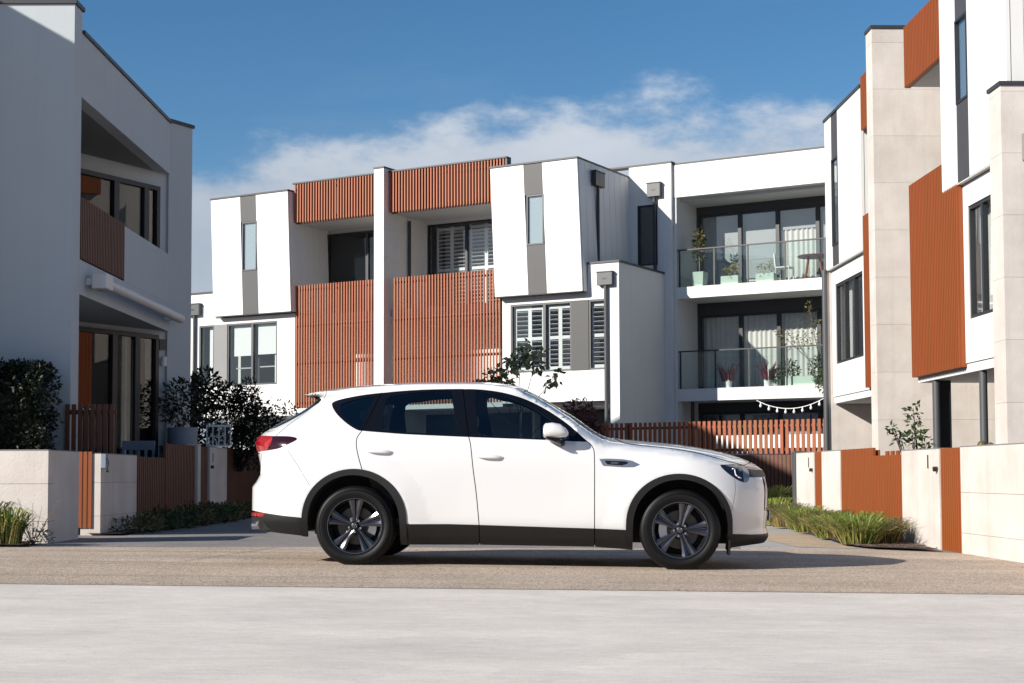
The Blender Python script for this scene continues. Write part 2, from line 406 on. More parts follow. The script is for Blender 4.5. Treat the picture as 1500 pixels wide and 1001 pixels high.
# ---------------------------------------------------------------- ground
def gz(x): return -.014 * max(-60, min(60, x))
def ground_mat(name, cols, speck=None, streak=None, sp_scale=90, bump=.4, rough=.85, big=.5, worn=None, mottle=0.):
    m = bpy.data.materials.new(name); m.use_nodes = True
    n, l = m.node_tree.nodes, m.node_tree.links; b = n['Principled BSDF']; b.inputs['Roughness'].default_value = rough
    g = n.new('ShaderNodeNewGeometry'); v = g.outputs['Position']; vb = v
    if streak:
        mp_ = n.new('ShaderNodeMapping'); mp_.inputs['Scale'].default_value = streak; l.new(v, mp_.inputs[0]); vb = mp_.outputs[0]
    t = n.new('ShaderNodeTexNoise'); t.inputs['Scale'].default_value = big; t.inputs['Detail'].default_value = 9; t.inputs['Roughness'].default_value = .68; l.new(vb, t.inputs['Vector'])
    r = n.new('ShaderNodeValToRGB'); l.new(t.outputs[0], r.inputs[0])
    e = r.color_ramp.elements; e[0].position = .32; e[0].color = (*cols[0], 1); e[1].position = .70; e[1].color = (*cols[1], 1)
    out = r.outputs[0]
    hsrc = t.outputs[0]
    if speck:
        w = n.new('ShaderNodeTexVoronoi'); w.inputs['Scale'].default_value = sp_scale; l.new(v, w.inputs['Vector'])
        r2 = n.new('ShaderNodeValToRGB'); sx = n.new('ShaderNodeSeparateColor'); l.new(w.outputs['Color'], sx.inputs[0]); l.new(sx.outputs[0], r2.inputs[0])
        e = r2.color_ramp.elements; e[0].position = 0; e[0].color = (*speck[0], 1); e[1].position = 1; e[1].color = (*speck[-1], 1)
        for i, c in enumerate(speck[1:-1]):
            q = e.new((i + 1) / (len(speck) - 1)); q.color = (*c, 1)
        r2.color_ramp.interpolation = 'CONSTANT'
        mx = n.new('ShaderNodeMix'); mx.data_type = 'RGBA'; mx.blend_type = 'MULTIPLY'; mx.inputs['Factor'].default_value = 1
        l.new(out, mx.inputs['A']); l.new(r2.outputs[0], mx.inputs['B']); out = mx.outputs['Result']; hsrc = w.outputs['Distance']
    if mottle:                                 # trowel marks and fine blotches
        m4 = n.new('ShaderNodeMapping'); m4.inputs['Scale'].default_value = (1.0, 2.2, 1); m4.inputs['Rotation'].default_value = (0, 0, .09); l.new(v, m4.inputs[0])
        t4 = n.new('ShaderNodeTexNoise'); t4.inputs['Scale'].default_value = 5.5; t4.inputs['Detail'].default_value = 11; t4.inputs['Roughness'].default_value = .74; t4.inputs['Distortion'].default_value = 1.1; l.new(m4.outputs[0], t4.inputs['Vector'])
        r5 = n.new('ShaderNodeMapRange'); l.new(t4.outputs[0], r5.inputs[0]); r5.inputs[1].default_value = .3; r5.inputs[2].default_value = .72; r5.inputs[3].default_value = 1 + mottle * .6; r5.inputs[4].default_value = 1 - mottle
        vm = n.new('ShaderNodeMix'); vm.data_type = 'RGBA'; vm.blend_type = 'MULTIPLY'; vm.inputs['Factor'].default_value = 1; l.new(out, vm.inputs['A']); l.new(r5.outputs[0], vm.inputs['B']); out = vm.outputs['Result']
    if worn:                                   # traffic wear and old stains in the surface
        m2 = n.new('ShaderNodeMapping'); m2.inputs['Scale'].default_value = worn[0]; m2.inputs['Location'].default_value = (3.1, 1.7, 0); l.new(v, m2.inputs[0])
        t2 = n.new('ShaderNodeTexNoise'); t2.inputs['Scale'].default_value = 1.6; t2.inputs['Detail'].default_value = 8; t2.inputs['Roughness'].default_value = .66; t2.inputs['Distortion'].default_value = .6; l.new(m2.outputs[0], t2.inputs['Vector'])
        r3 = n.new('ShaderNodeMapRange'); l.new(t2.outputs[0], r3.inputs[0]); r3.inputs[1].default_value = .42; r3.inputs[2].default_value = .66; r3.inputs[3].default_value = 0; r3.inputs[4].default_value = 1
        mw = n.new('ShaderNodeMix'); mw.data_type = 'RGBA'; mw.blend_type = 'MULTIPLY'; l.new(r3.outputs[0], mw.inputs['Factor']); l.new(out, mw.inputs['A']); mw.inputs['B'].default_value = (worn[1], worn[1] * 1.005, worn[1] * 1.02, 1)
        out = mw.outputs['Result']
    l.new(out, b.inputs['Base Color'])
    bp = n.new('ShaderNodeBump'); bp.inputs['Strength'].default_value = bump; bp.inputs['Distance'].default_value = .006
    l.new(hsrc, bp.inputs['Height']); l.new(bp.outputs[0], b.inputs['Normal'])
    MATS[name] = m
ground_mat('asphalt', ((.23, .21, .20), (.31, .285, .27)), ((.75, .75, .75), (1.0, 1.0, 1.0), (1.2, 1.18, 1.15)), sp_scale=140, big=.6, worn=((.5, .5, 1), .8))
ground_mat('aggregate', ((.46, .375, .295), (.60, .505, .415)), ((.5, .47, .45), (.95, .9, .85), (1.0, .98, .95), (1.25, 1.25, 1.22), (.8, .7, .6), (1.35, 1.3, 1.2)), sp_scale=85, big=.8, bump=.8, worn=((.10, 1.1, 1), .74), mottle=.10)
ground_mat('concrete', ((.60, .55, .49), (.78, .715, .64)), ((.88, .88, .88), (1, 1, 1), (1.06, 1.05, 1.04), (.97, .97, .97), (1, 1, 1)), streak=(.6, 1.1, 1), sp_scale=210, big=1.1, bump=.18, rough=.8, worn=((.8, .7, 1), .92), mottle=.16)
ground_mat('drive_tan', ((.40, .29, .19), (.58, .46, .33)), ((.8, .8, .8), (1, 1, 1), (1.15, 1.1, 1.1)), streak=(.5, 1.6, 1), sp_scale=80, big=1.2)
ground_mat('drive_grey', ((.36, .335, .31), (.47, .45, .42)), ((.8, .8, .8), (1, 1, 1), (1.15, 1.1, 1.1)), streak=(.5, 1.6, 1), sp_scale=80, big=1.2)
ground_mat('mulch', ((.05, .032, .022), (.12, .085, .06)), ((.4, .4, .4), (1, 1, 1), (1.5, 1.4, 1.3)), sp_scale=30, big=3, bump=1)
mat('joint', (.12, .105, .09), .95)

def patch(name, poly, dz, m, label=None):
    b = MB(); b.add([(x, y, gz(x) + dz) for x, y in poly], [tuple(range(len(poly)))])
    o = b.build(name, m, fix=False)
    if o.data.polygons[0].normal.z < 0: o.data.flip_normals()
    o['kind'] = 'structure'
    return o
xs = [-900, -300, -60, 0, 60, 300, 900]; ys = [-300, 0, 60, 300, 900]
b = MB(); b.add([(x, y, gz(x)) for y in ys for x in xs], [(j * 7 + i, j * 7 + i + 1, j * 7 + i + 8, j * 7 + i + 7) for j in range(4) for i in range(6)])
b.build('street', 'asphalt')['kind'] = 'structure'
patch('road_apron', [(-59, 10.765), (59, 10.765), (59, 15.4), (5.2, 15.55), (4.95, 16.7), (4.2, 17.35), (-2.2, 16.6), (-5.2, 15.85), (-59, 15.4)], .004, 'aggregate')
patch('pavement', [(-59, -20), (59, -20), (59, 10.765), (-59, 10.765)], .006, 'concrete')
patch('driveway', [(2.6, 17.15), (4.2, 17.36), (4.12, 18.6), (4.45, 24), (4.5, 29), (3.7, 29), (3.2, 22)], .004, 'drive_grey')
patch('driveway_band', [(3.35, 17.7), (4.02, 17.5), (4.0, 19.0), (4.2, 22), (3.6, 22), (3.3, 19.5)], .008, 'drive_tan')
patch('garden_bed', [(4.82, 17.0), (4.1, 17.5), (4.0, 18.3), (4.25, 21), (4.55, 25), (4.6, 30.5), (4.75, 30.5), (4.9, 24), (4.98, 20)], .03, 'mulch')
patch('garden_bed', [(-9, 16.9), (-5.2, 16.75), (-5.2, 15.95), (-9, 15.85)], .03, 'mulch')
patch('garden_bed', [(-5.35, 18.9), (-4.95, 19.0), (-4.75, 21), (-4.6, 25), (-4.75, 30), (-5.3, 30)], .03, 'soil')
# joints in the apron and along the seam, each a sunken strip of dark filler
patch('seam', [(-59, 10.75), (59, 10.75), (59, 10.785), (-59, 10.785)], .0085, 'joint')
for x0, x1 in ((-3.0, -3.45),):
    patch('seam', [(x0, 13.7), (x0 + .012, 13.7), (x1 + .9, 16.35), (x1 + .888, 16.35)], .0085, 'joint')

# ---------------------------------------------------------------- the rear terrace: three houses turned thirty degrees to the street
A0 = Vector((4.874, 44.6, 0)); c30, s30 = cos(radians(30)), sin(radians(30))
FM = Fr(A0, (c30, -s30, 0), (-s30, -c30, 0))

def shear_box(mb, u0, u1, n0, n1, z0, z1, S):
    return mb.box(FM, u0 + S(z1), u1 + S(z1), n0, n1, z0, z1, sh=S(z0) - S(z1))
def projecting_box(h, u0, u1, n0, n1, z0, z1, st0, st1, w0, w1, side_boards=0):
    """the white boarded box that hangs off an upper floor, with its grey stripe and slot window"""
    S = lambda z: .15 * (z1 - z) / (z1 - z0)
    g = .012
    part(shear_box(MB(), u0 + .03, u1 - .03, n0, n1 - .07, z0 + .02, z1 - .02, S), 'box_core', 'trim_dark', h)
    def pan(a, b_, za, zb, m, nm): part(shear_box(MB(), a, b_, n1 - .065, n1, za, zb, S), nm, m, h)
    half = (u0 + st0) / 2
    pan(u0, st0 - g, z0, z1, 'board_white', 'front_board')
    pan(st1 + g, u1, z0, z1, 'board_white', 'front_board')
    pan(st0, st1, w1 + .05, z1, 'panel_grey', 'stripe_panel')
    pan(st0, st1, z0, w0 - .05, 'panel_grey', 'stripe_panel')
    sh = S((w0 + w1) / 2)
    part(MB().box(FM, st0 + sh + .06, st1 + sh - .02, n1 - .075, n1 - .06, w0, w1), 'blind', 'blind_white', h)
    window(FM, h, st0 + sh + .03, st1 + sh, n1 + .015, w0 - .04, w1 + .04, fw=.04, gm='glass_blind', depth=.075, fm='pipe_grey')
    for (a, b_, za, zb) in ((u0 + .03, u1 - .03, z0 - .004, z0 + .03),):
        part(shear_box(MB(), a, b_, n0, n1 - .01, z0 - .02, z0 + .018, S), 'box_soffit', 'trim_dark', h)
    part(MB().box(FM, u0 - .02, u1 + .03, n0, n1 + .03, z1, z1 + .05), 'coping', 'trim_dark', h)
    if side_boards:
        w = (n1 - .07 - n0) / side_boards
        for i in range(side_boards):
            part(shear_box(MB(), u1 - .028, u1 + .012, n0 + i * w + .008, n0 + (i + 1) * w - .008, z0, z1, S), 'side_board', 'board_white', h)
    else:
        part(shear_box(MB(), u1 - .028, u1 + .012, n0, n1 - .068, z0, z1, S), 'side_wall', 'render_white', h)
    part(shear_box(MB(), u0 - .01, u0 + .028, n0, n1 - .068, z0, z1, S), 'side_wall', 'render_white', h)
def rain_head(h, fr, u0, u1, n, z0, z1, zb, d=.16, m='pipe_grey', pr=.05, pm=None):
    uc = (u0 + u1) / 2
    r = part(MB().box(fr, u0, u1, n + .01, n + d, z0, z1).box(fr, u0 - .02, u1 + .02, n + .005, n + d + .02, z1, z1 + .03), 'rain_head', m, h, bevel=.008)
    part(MB().box(fr, uc - .07, uc + .07, n + d + .0005, n + d + .004, (z0 + z1) / 2 - .025, (z0 + z1) / 2 + .025), 'overflow_slot', 'frame_dark', r)
    part(MB().tube(fr.P(uc, n + .07, zb), fr.P(uc, n + .07, z0 + .01), pr, k=10), 'downpipe', pm or m, h, smooth=40)
def slat_screen(h, u0, u1, n, z0, z1, rails, m='timber_slat', name='slat_screen', pitch=.105, back=None):
    b = MB()
    for z in rails: b.box(FM, u0, u1, n - .09, n - .052, z - .03, z + .03)
    for u in (u0 + .03, (u0 + u1) / 2, u1 - .03): b.box(FM, u - .025, u + .025, n - .14, n - .092, z0 + .05, z1 - .05)
    s = part(b, name, 'timber_brown', h)
    if back: part(MB().box(FM, u0 + .01, u1 - .01, n - .2, n - .145, z0 - .02, z1 - .02), 'backing_board', back, h)
    slats(FM, s, u0, u1, n - .022, z0, z1, pitch, .044, .044, m)
    return s
def shutter(h, u0, u1, n, z0, z1, tilt=.5, m='frame_white', pitch=.115):
    b = MB(); w = .06
    b.box(FM, u0, u0 + w, n - .03, n, z0, z1).box(FM, u1 - w, u1, n - .03, n, z0, z1)
    zm = z0 + (z1 - z0) * .5
    for z in (z0 + w, zm, z1 - w): b.box(FM, u0 + w, u1 - w, n - .03, n - .002, z - w, z + w * .6)
    s = part(b, 'shutter', m, h)
    f = Fr((0, 0, 0), FM.u, FM.n); L = u1 - u0 - 2 * w
    lb = MB(); a = tilt; dn, dz = .045 * cos(a), .045 * sin(a)
    vs = []
    for u in (-L / 2, L / 2): vs += [f.P(u, -dn, -dz), f.P(u, dn, dz), f.P(u, dn + .004, dz + .012), f.P(u, -dn - .004, -dz + .012)]
    lb.add(vs, [(0, 1, 2, 3), (4, 7, 6, 5), (0, 4, 5, 1), (1, 5, 6, 2), (2, 6, 7, 3), (3, 7, 4, 0)])
    me = lb.mesh('louvre', m)
    for lo, hi in ((z0 + w * 1.6, zm - w), (zm + w * .6, z1 - 2 * w)):
        k = max(1, int((hi - lo) / pitch))
        for i in range(k): inst(me, 'louvre', s, FM.P((u0 + u1) / 2, n - .015, lo + (hi - lo) * (i + .5) / k))

# --- left house of the terrace
hA = thing('townhouse', 'white terrace house at far left with grey-striped hanging box and one slatted timber screen', 'house', FM.P(-12, 1, 0), 'houses of the rear terrace')
part(MB().box(FM, -16.2, -8.5, -8, 1.2, 0, 9.6).box(FM, -16.2, -15.0, 1.2, 2.0, 2.9, 6.8), 'main_block', 'render_white', hA)
holes = [(-15.77, -15.12, 3.74, 5.78), (-14.56, -12.48, 3.74, 5.78)]
part(wall_with_holes(FM, -16.2, -11.76, 2.84, 5.98, 2.95, 3.2, holes), 'front_wall', 'render_white', hA)
part(MB().box(FM, -16.2, -15.06, 2.0, 3.2, 5.98, 6.84).box(FM, -16.2, -15.95, 1.2, 2.95, 2.84, 5.98).box(FM, -12.0, -11.76, 1.2, 2.95, 2.84, 5.98), 'return_wall', 'render_white', hA)
part(MB().box(FM, -16.25, -15.06, 1.2, 3.23, 6.84, 6.9), 'coping', 'trim_dark', hA)
part(MB().box(FM, -16.2, -11.76, 1.2, 3.17, 2.72, 2.838), 'soffit', 'soffit', hA)
part(MB().box(FM, -15.12, -14.56, 3.16, 3.21, 3.74, 5.78), 'infill_panel', 'panel_grey_light', hA)
room(FM, hA, -15.8, -12.4, 2.949, 3.6, 5.9, 1.5)
part(MB().box(FM, -15.45, -15.14, 3.02, 3.03, 3.8, 5.72), 'blind', 'blind_white', hA)
part(MB().box(FM, -14.4, -13.6, 3.02, 3.03, 4.72, 5.72).box(FM, -13.4, -12.5, 3.02, 3.03, 4.74, 5.72), 'blind', 'blind_white', hA)
part(MB().box(FM, -14.35, -13.65, 2.985, 3.0, 4.3, 4.34).box(FM, -13.35, -12.6, 2.985, 3.0, 4.32, 4.36), 'blind_rail', 'blind_grey', hA)
part(MB().box(FM, -12.72, -12.52, 3.0, 3.012, 3.8, 4.7), 'blind', 'blind_white', hA)
window(FM, hA, -15.77, -15.12, 3.19, 3.74, 5.78, fm='pipe_grey')
window(FM, hA, -14.56, -12.48, 3.19, 3.74, 5.78, mull=(-13.52,), fm='pipe_grey')
projecting_box(hA, -15.04, -11.85, 1.4, 3.5, 6.02, 9.88, -13.79, -13.16, 7.47, 8.98)
rain_head(hA, FM, -16.19, -15.66, 3.2, 6.13, 6.5, .2)
# balcony recess with its door and screens
part(MB().box(FM, -11.83, -8.5, 1.2, 1.38, 0, 9.9), 'rear_wall', 'render_white', hA)
part(MB().box(FM, -11.83, -8.49, 1.38, 3.05, 8.87, 8.95).box(FM, -11.83, -8.49, 1.38, 3.0, 8.951, 9.95), 'balcony_roof', 'soffit', hA)
part(MB().box(FM, -11.74, -8.49, 1.38, 3.1, 5.66, 5.9), 'balcony_floor', 'soffit', hA)
part(MB().box(FM, -11.8, -8.6, 1.38, 1.4, 5.9, 8.72), 'door_panel', 'door_dark', hA)
window(FM, hA, -11.8, -8.55, 1.47, 5.9, 8.74, mull=(-10.2, -9.4), fw=.07, gm='glass_dark', name='sliding_door')
part(MB().box(FM, -9.3, -8.6, 1.401, 1.41, 5.95, 8.2), 'blind', 'blind_white', hA)
part(MB().box(FM, -9.95, -8.55, 1.381, 1.40, 3.2, 5.5), 'door_panel', 'blind_white', hA)
part(MB().box(FM, -11.8, -8.6, 1.382, 1.43, 0, 2.7), 'garage_door', 'door_dark', hA)
slat_screen(hA, -11.8, -8.5, 3.25, 8.88, 10.12, (9.0, 9.95), name='slat_fascia', back='timber_brown')
part(MB().box(FM, -11.84, -8.5, 3.0, 3.27, 10.125, 10.17), 'coping', 'trim_dark', hA)
slat_screen(hA, -11.72, -8.5, 3.25, 2.96, 6.85, (3.1, 4.35, 5.55, 6.7))
part(MB().box(FM, -11.75, -8.5, 1.4, 3.2, 2.8, 2.95), 'balcony_floor', 'soffit', hA)

# --- middle house
hB = thing('townhouse', 'middle white terrace house with plantation shutters and stone blade wall', 'house', FM.P(-4, 1, 0), 'houses of the rear terrace')
part(MB().box(FM, -8.48, -.3, -8, .0, 0, 9.6), 'main_block', 'render_white', hB)
bl = MB()
for i in range(11): bl.box(FM, -8.48, -8.12, -2.5, 3.5, i * .93 + .004, min(10.22, (i + 1) * .93 - .004))
part(bl, 'blade_wall', 'stone_pale', hB)
part(MB().box(FM, -8.47, -8.13, -2.4, 3.49, .1, 10.2), 'blade_core', 'stone_pale', hB)
part(MB().box(FM, -8.5, -8.1, -2.5, 3.52, 10.225, 10.275), 'coping', 'trim_dark', hB)
part(MB().box(FM, -8.12, -4.1, .9, 1.28, 0, 5.9).box(FM, -8.12, -4.1, .9, 1.28, 8.76, 9.9).box(FM, -8.12, -8.0, .9, 1.28, 5.9, 8.76), 'rear_wall', 'render_white', hB)
part(MB().box(FM, -8.11, -4.2, 1.28, 3.05, 8.87, 8.95).box(FM, -8.11, -3.98, 1.28, 3.0, 8.951, 9.95), 'balcony_roof', 'soffit', hB)
part(MB().box(FM, -8.11, -4.1, 1.28, 3.1, 5.66, 5.9), 'balcony_floor', 'soffit', hB)
part(MB().box(FM, -8.11, -4.1, 1.28, 3.2, 2.8, 2.95), 'balcony_floor', 'soffit', hB)
part(MB().tube(FM.P(-8.04, 2.2, 5.9), FM.P(-8.04, 2.2, 8.76), .045, k=10), 'downpipe', 'frame_dark', hB, smooth=40)
window(FM, hB, -8.0, -4.1, 1.25, 5.9, 8.76, mull=(-7.78, -6.55, -5.2), fw=.06, name='sliding_door', gm='glass_house')
room(FM, hB, -8.0, -4.1, 1.2, 5.9, 8.76, .9)
for a, c in ((-7.73, -7.17), (-7.17, -6.61), (-6.49, -5.9), (-5.9, -5.28)): shutter(hB, a, c, 1.1, 5.95, 8.66, tilt=.3)
part(MB().box(FM, -7.98, -7.8, 1.0, 1.02, 5.95, 8.7), 'door_panel', 'door_dark', hB)
part(MB().box(FM, -7.2, -5.2, 1.281, 1.30, 3.2, 5.4), 'door_panel', 'blind_white', hB)
part(MB().box(FM, -8.0, -4.2, 1.282, 1.32, 0, 2.7), 'garage_door', 'door_dark', hB)
slat_screen(hB, -8.1, -3.97, 3.25, 8.88, 10.12, (9.0, 9.95), name='slat_fascia', back='timber_brown')
part(MB().box(FM, -8.11, -3.9, 3.0, 3.27, 10.125, 10.17).box(FM, -3.965, -3.9, 3.0, 3.24, 8.9, 10.12), 'coping', 'trim_dark', hB)
slat_screen(hB, -7.95, -4.12, 3.25, 2.96, 6.85, (3.1, 4.35, 5.55, 6.7))
projecting_box(hB, -4.32, -1.45, .0, 3.5, 6.0, 9.8, -3.19, -2.6, 7.47, 8.84, side_boards=9)
FS = Fr(FM.P(-1.40, 0, 0), FM.n, FM.u)                    # the box's side, u running outwards
rain_head(hB, FS, 2.13, 2.72, 0, 9.14, 9.55, 6.9, m='frame_dark')
# the lower volume
lh = [(-3.82, -1.81, 3.77, 5.77), (-1.26, -.67, 3.77, 5.77)]
part(wall_with_holes(FM, -4.1, -.62, 2.89, 6.0, 2.95, 3.2, lh), 'front_wall', 'render_white', hB)
part(MB().box(FM, -1.28, -.62, 2.95, 3.2, 6.0, 6.78).box(FM, -4.1, -3.9, 1.3, 2.95, 2.89, 6.0), 'return_wall', 'render_white', hB)
part(MB().box(FM, -.62, -.3, .121, 3.2, 0, 6.78), 'end_wall', 'render_white', hB)
part(MB().box(FM, -1.28, -.62, .121, 2.95, 6.5, 6.7), 'roof_slab', 'soffit', hB)
part(MB().box(FM, -3.9, -.62, 1.0, 2.94, 2.75, 2.888), 'soffit', 'soffit', hB)
part(MB().box(FM, -1.28, -.27, .13, 3.23, 6.78, 6.84), 'coping', 'trim_dark', hB)
part(MB().box(FM, -4.0, -.62, .5, .9, 0, 2.7), 'garage_door', 'door_dark', hB)
part(MB().box(FM, -1.81, -1.26, 3.15, 3.21, 3.77, 5.77), 'infill_panel', 'panel_grey', hB)
room(FM, hB, -3.9, -.64, 2.949, 3.7, 5.9, 1.2)
window(FM, hB, -3.82, -1.81, 3.19, 3.77, 5.77, mull=(-2.70,), fm='pipe_grey', gm='glass_house')
window(FM, hB, -1.26, -.67, 3.19, 3.77, 5.77, fm='pipe_grey', gm='glass_house')
for a, c in ((-3.74, -3.24), (-3.24, -2.78), (-2.64, -2.24), (-2.24, -1.85), (-1.22, -.72)): shutter(hB, a, c, 3.07, 3.83, 5.71, tilt=.45, pitch=.13)
rain_head(hB, FM, -.92, -.44, 3.2, 6.14, 6.5, .0, m='pipe_grey', pr=.055)
# stair wall between box and balconies
part(wall_with_holes(FM, -1.43, -.04, 0, 10.12, -.2, .12, [(-1.16, -.5, 7.08, 8.92)]), 'stair_wall', 'render_white', hB)
part(MB().box(FM, -2.2, -.02, -.22, .14, 10.12, 10.17), 'coping', 'trim_dark', hB)
part(MB().box(FM, -1.16, -.5, -.1, -.02, 7.08, 8.92), 'window_backing', 'room_dark', hB)
window(FM, hB, -1.16, -.5, .11, 7.08, 8.92, gm='glass_dark', fw=.05)
rain_head(hB, FM, -.77, -.34, .12, 9.13, 9.53, 6.85, m='pipe_grey', pm='frame_dark')

# --- balcony house on the right
hC = thing('townhouse', 'white house with two glass-railed balconies one above the other behind the timber picket fence', 'house', FM.P(2.5, -1, 0), 'houses of the rear terrace')
part(MB().box(FM, -.03, 10, -9, -1.75, 0, 9.9), 'main_block', 'render_white', hC)
part(MB().box(FM, -.035, .06, -1.75, -.02, 0, 10.05), 'side_wall', 'render_white', hC)
part(MB().box(FM, -.03, 10, -.35, 0, 9.08, 10.07), 'roof_fascia', 'render_white', hC)
part(MB().box(FM, -.04, 10, -.37, .02, 10.07, 10.11), 'coping', 'trim_dark', hC)
part(MB().box(FM, .06, 10, -1.75, -.35, 9.0, 9.1), 'soffit', 'soffit', hC)
for z0, z1 in ((6.03, 6.37), (2.97, 3.33)):
    part(MB().box(FM, .06, 10, -1.75, -.0, z0, z1), 'balcony_slab', 'render_white', hC)
for zf, zh, zc in ((6.37, 8.76, 9.0), (3.33, 5.66, 6.03), (0, 2.69, 2.97)):
    part(MB().box(FM, .06, 10, -1.745, -1.55, zh, zc).box(FM, .06, .15, -1.745, -1.55, zf, zh), 'rear_wall', 'panel_grey', hC)
    window(FM, hC, .15, 6.4, -1.53, zf, zh, mull=(1.47, 2.67, 3.91, 5.15), fw=.075, depth=.12, name='sliding_door', gm='glass_house')
drape(FM, hC, .25, 1.4, -1.71, 6.5, 8.7, 'blind_grey', 'blind', amp=0)
part(MB().box(FM, 1.5, 2.62, -1.72, -1.70, 6.72, 8.7), 'blind', 'blind_grey', hC)
part(MB().box(FM, 2.7, 3.86, -1.69, -1.67, 8.1, 8.7), 'blind', 'blind_grey', hC)
drape(FM, hC, 2.72, 5.1, -1.71, 6.45, 8.6)
for a, c in ((.22, 1.42), (1.52, 2.62), (2.72, 3.86), (3.96, 5.1)): drape(FM, hC, a, c, -1.71, 3.4, 5.6)
part(MB().box(FM, .2, 6.3, -1.74, -1.72, .1, 2.6), 'blind', 'room_dark', hC)  # dark sheet standing for the unlit room, not a real blind
for u0 in (.9, 2.7, 3.6): part(MB().box(FM, u0, u0 + .85, -1.71, -1.69, 1.2, 2.6), 'blind', 'blind_grey', hC)
part(MB().tube(FM.P(.32, -.5, 0), FM.P(.32, -.5, 2.97), .055, k=10), 'downpipe', 'frame_dark', hC, smooth=40)
for zf in (6.37, 3.33):
    b = MB(); b.box(FM, .06, 6.0, -.12, -.06, zf + 1.1, zf + 1.14)
    r = part(b, 'balcony_rail', 'frame_dark', hC)
    posts = (.12, 1.23, 2.28, 3.42, 4.6, 5.8)
    for u in posts: part(MB().box(FM, u - .022, u + .022, -.11, -.07, zf, zf + 1.1), 'rail_post', 'frame_dark', r)
    for a, c in zip(posts, posts[1:]): part(MB().box(FM, a + .04, c - .04, -.094, -.082, zf + .06, zf + 1.08), 'rail_pane', 'glass_rail', r)

# ---------------------------------------------------------------- houses down the right-hand side
dR = Vector((-.027, 1, 0)).normalized(); oR = Vector((-dR.y, dR.x, 0))      # oR points to the street
FR = Fr(Vector((7.5, 26, 0)) - dR * 26, dR, oR)
FRd = Fr(FR.o, FR.u, FR.n)
def blade(h, u0, u1, n0, n1, z1, m='stone', course=.93, label=None):
    w = part(MB().box(FR, u0 + .008, u1 - .008, n0, n1 - .008, 0, z1 - .01), 'blade_wall', m, h)
    k = math.ceil(z1 / course)
    for i in range(k):
        a, c = i * course, min(z1, (i + 1) * course)
        off = .4 if i % 2 else 0
        xs_ = [n1, n1 - 1.75 - off, n1 - 3.9 - off, n0]
        for q, p in zip(xs_, xs_[1:]): part(MB().box(FR, u0, u1, p + .0015, q, a + .002, c - .002), 'stone_slab', m, w)
    part(MB().box(FR, u0 - .025, u1 + .025, n0, n1 + .025, z1, z1 + .06), 'coping', 'trim_dark', h)
def rib_panel(h, u0, u1, n, z0, z1, name):
    p = part(MB().box(FR, u0, u1, n - .12, n - .035, z0, z1), name, 'timber_orange', h)
    slats(FR, p, u0, u1, n - .0175, z0 - .001, z1 + .001, .09, .044, .034, 'timber_orange', 'rib')
    return p
def r_window(h, u0, u1, n, z0, z1, mull, drapes=True):
    room(FR, h, u0 - .02, u1 + .02, n - .3, z0 - .05, z1 + .05, 1.4)
    window(FR, h, u0, u1, n - .02, z0, z1, mull=mull, fw=.06, fm='frame_dark')
def r_box(h, u0, u1, z0, z1, s0, s1, w0, w1, nb=-6):
    g = .01
    part(MB().box(FR, u0 + .03, u1 - .03, nb + .05, -.07, z0 + .02, z1 - .02), 'box_core', 'trim_dark', h)
    for a, c in ((u0, s0 - g), (s1 + g, u1)): part(MB().box(FR, a, c, -.065, 0, z0, z1), 'front_board', 'board_white', h)
    part(MB().box(FR, s0, s1, -.065, -.004, w1 + .04, z1), 'stripe_panel', 'panel_grey', h)
    part(MB().box(FR, s0, s1, -.065, -.004, z0, w0 - .04), 'stripe_panel', 'panel_grey', h)
    part(MB().box(FR, s0 + .05, s1 - .05, -.068, -.06, w0, w1), 'blind', 'blind_grey', h)
    window(FR, h, s0, s1, .012, w0 - .04, w1 + .04, fw=.04, gm='glass_blind', depth=.07)
    e = [-.075, -.28, -1.35, -2.6, -3.9, nb]
    for q, p in zip(e, e[1:]):
        part(MB().box(FR, u0, u0 + .03, p + .006, q - .006, z0, z1), 'end_board', 'board_white', h)
    part(MB().box(FR, u1 - .03, u1, nb, -.07, z0, z1), 'end_board', 'board_white', h)
    part(MB().box(FR, u0 + .005, u1 - .005, nb, -.008, z0 - .02, z0 + .018), 'box_soffit', 'soffit', h)
    part(MB().box(FR, u0 - .03, u1 + .03, nb, .03, z1, z1 + .06), 'coping', 'trim_dark', h)

r1 = thing('townhouse', 'near right house with white boarded box and orange ribbed panels, cut by the frame', 'house', FR.P(25, -3, 0), 'houses down the right side')
blade(r1, 22.15, 22.66, -7, .3, 6.6)
r_box(r1, 22.70, 25.93, 5.7, 11.3, 24.5, 25.09, 7.07, 8.42)
part(wall_with_holes(FR, 22.68, 25.15, 2.66, 5.66, -.4, -.1, [(23.65, 24.92, 3.38, 5.27)]), 'lower_wall', 'render_white', r1)
r_window(r1, 23.65, 24.92, -.1, 3.38, 5.27, (24.3,))
drape(FR, r1, 24.32, 24.85, -.35, 3.4, 5.2); drape(FR, r1, 23.7, 24.0, -.35, 3.4, 5.2)
part(MB().box(FR, 22.67, 27.95, -6, -.125, 2.5, 2.655), 'soffit', 'soffit', r1)
rib_panel(r1, 25.16, 27.93, 0, 2.6, 6.2, 'ribbed_balustrade')
rib_panel(r1, 25.96, 28.1, 0, 8.1, 9.26, 'ribbed_fascia')
part(MB().box(FR, 25.95, 28.08, -6, -.125, 8.12, 9.2), 'balcony_roof', 'soffit', r1)
part(MB().box(FR, 25.17, 27.9, -6, -.125, 2.66, 5.3), 'balcony_floor', 'soffit', r1)
for u in (27.11, 24.61): part(MB().tube(FR.P(u, -.2, -.1), FR.P(u, -.2, 2.52), .065, k=12), 'column', 'pipe_grey', r1, smooth=40)
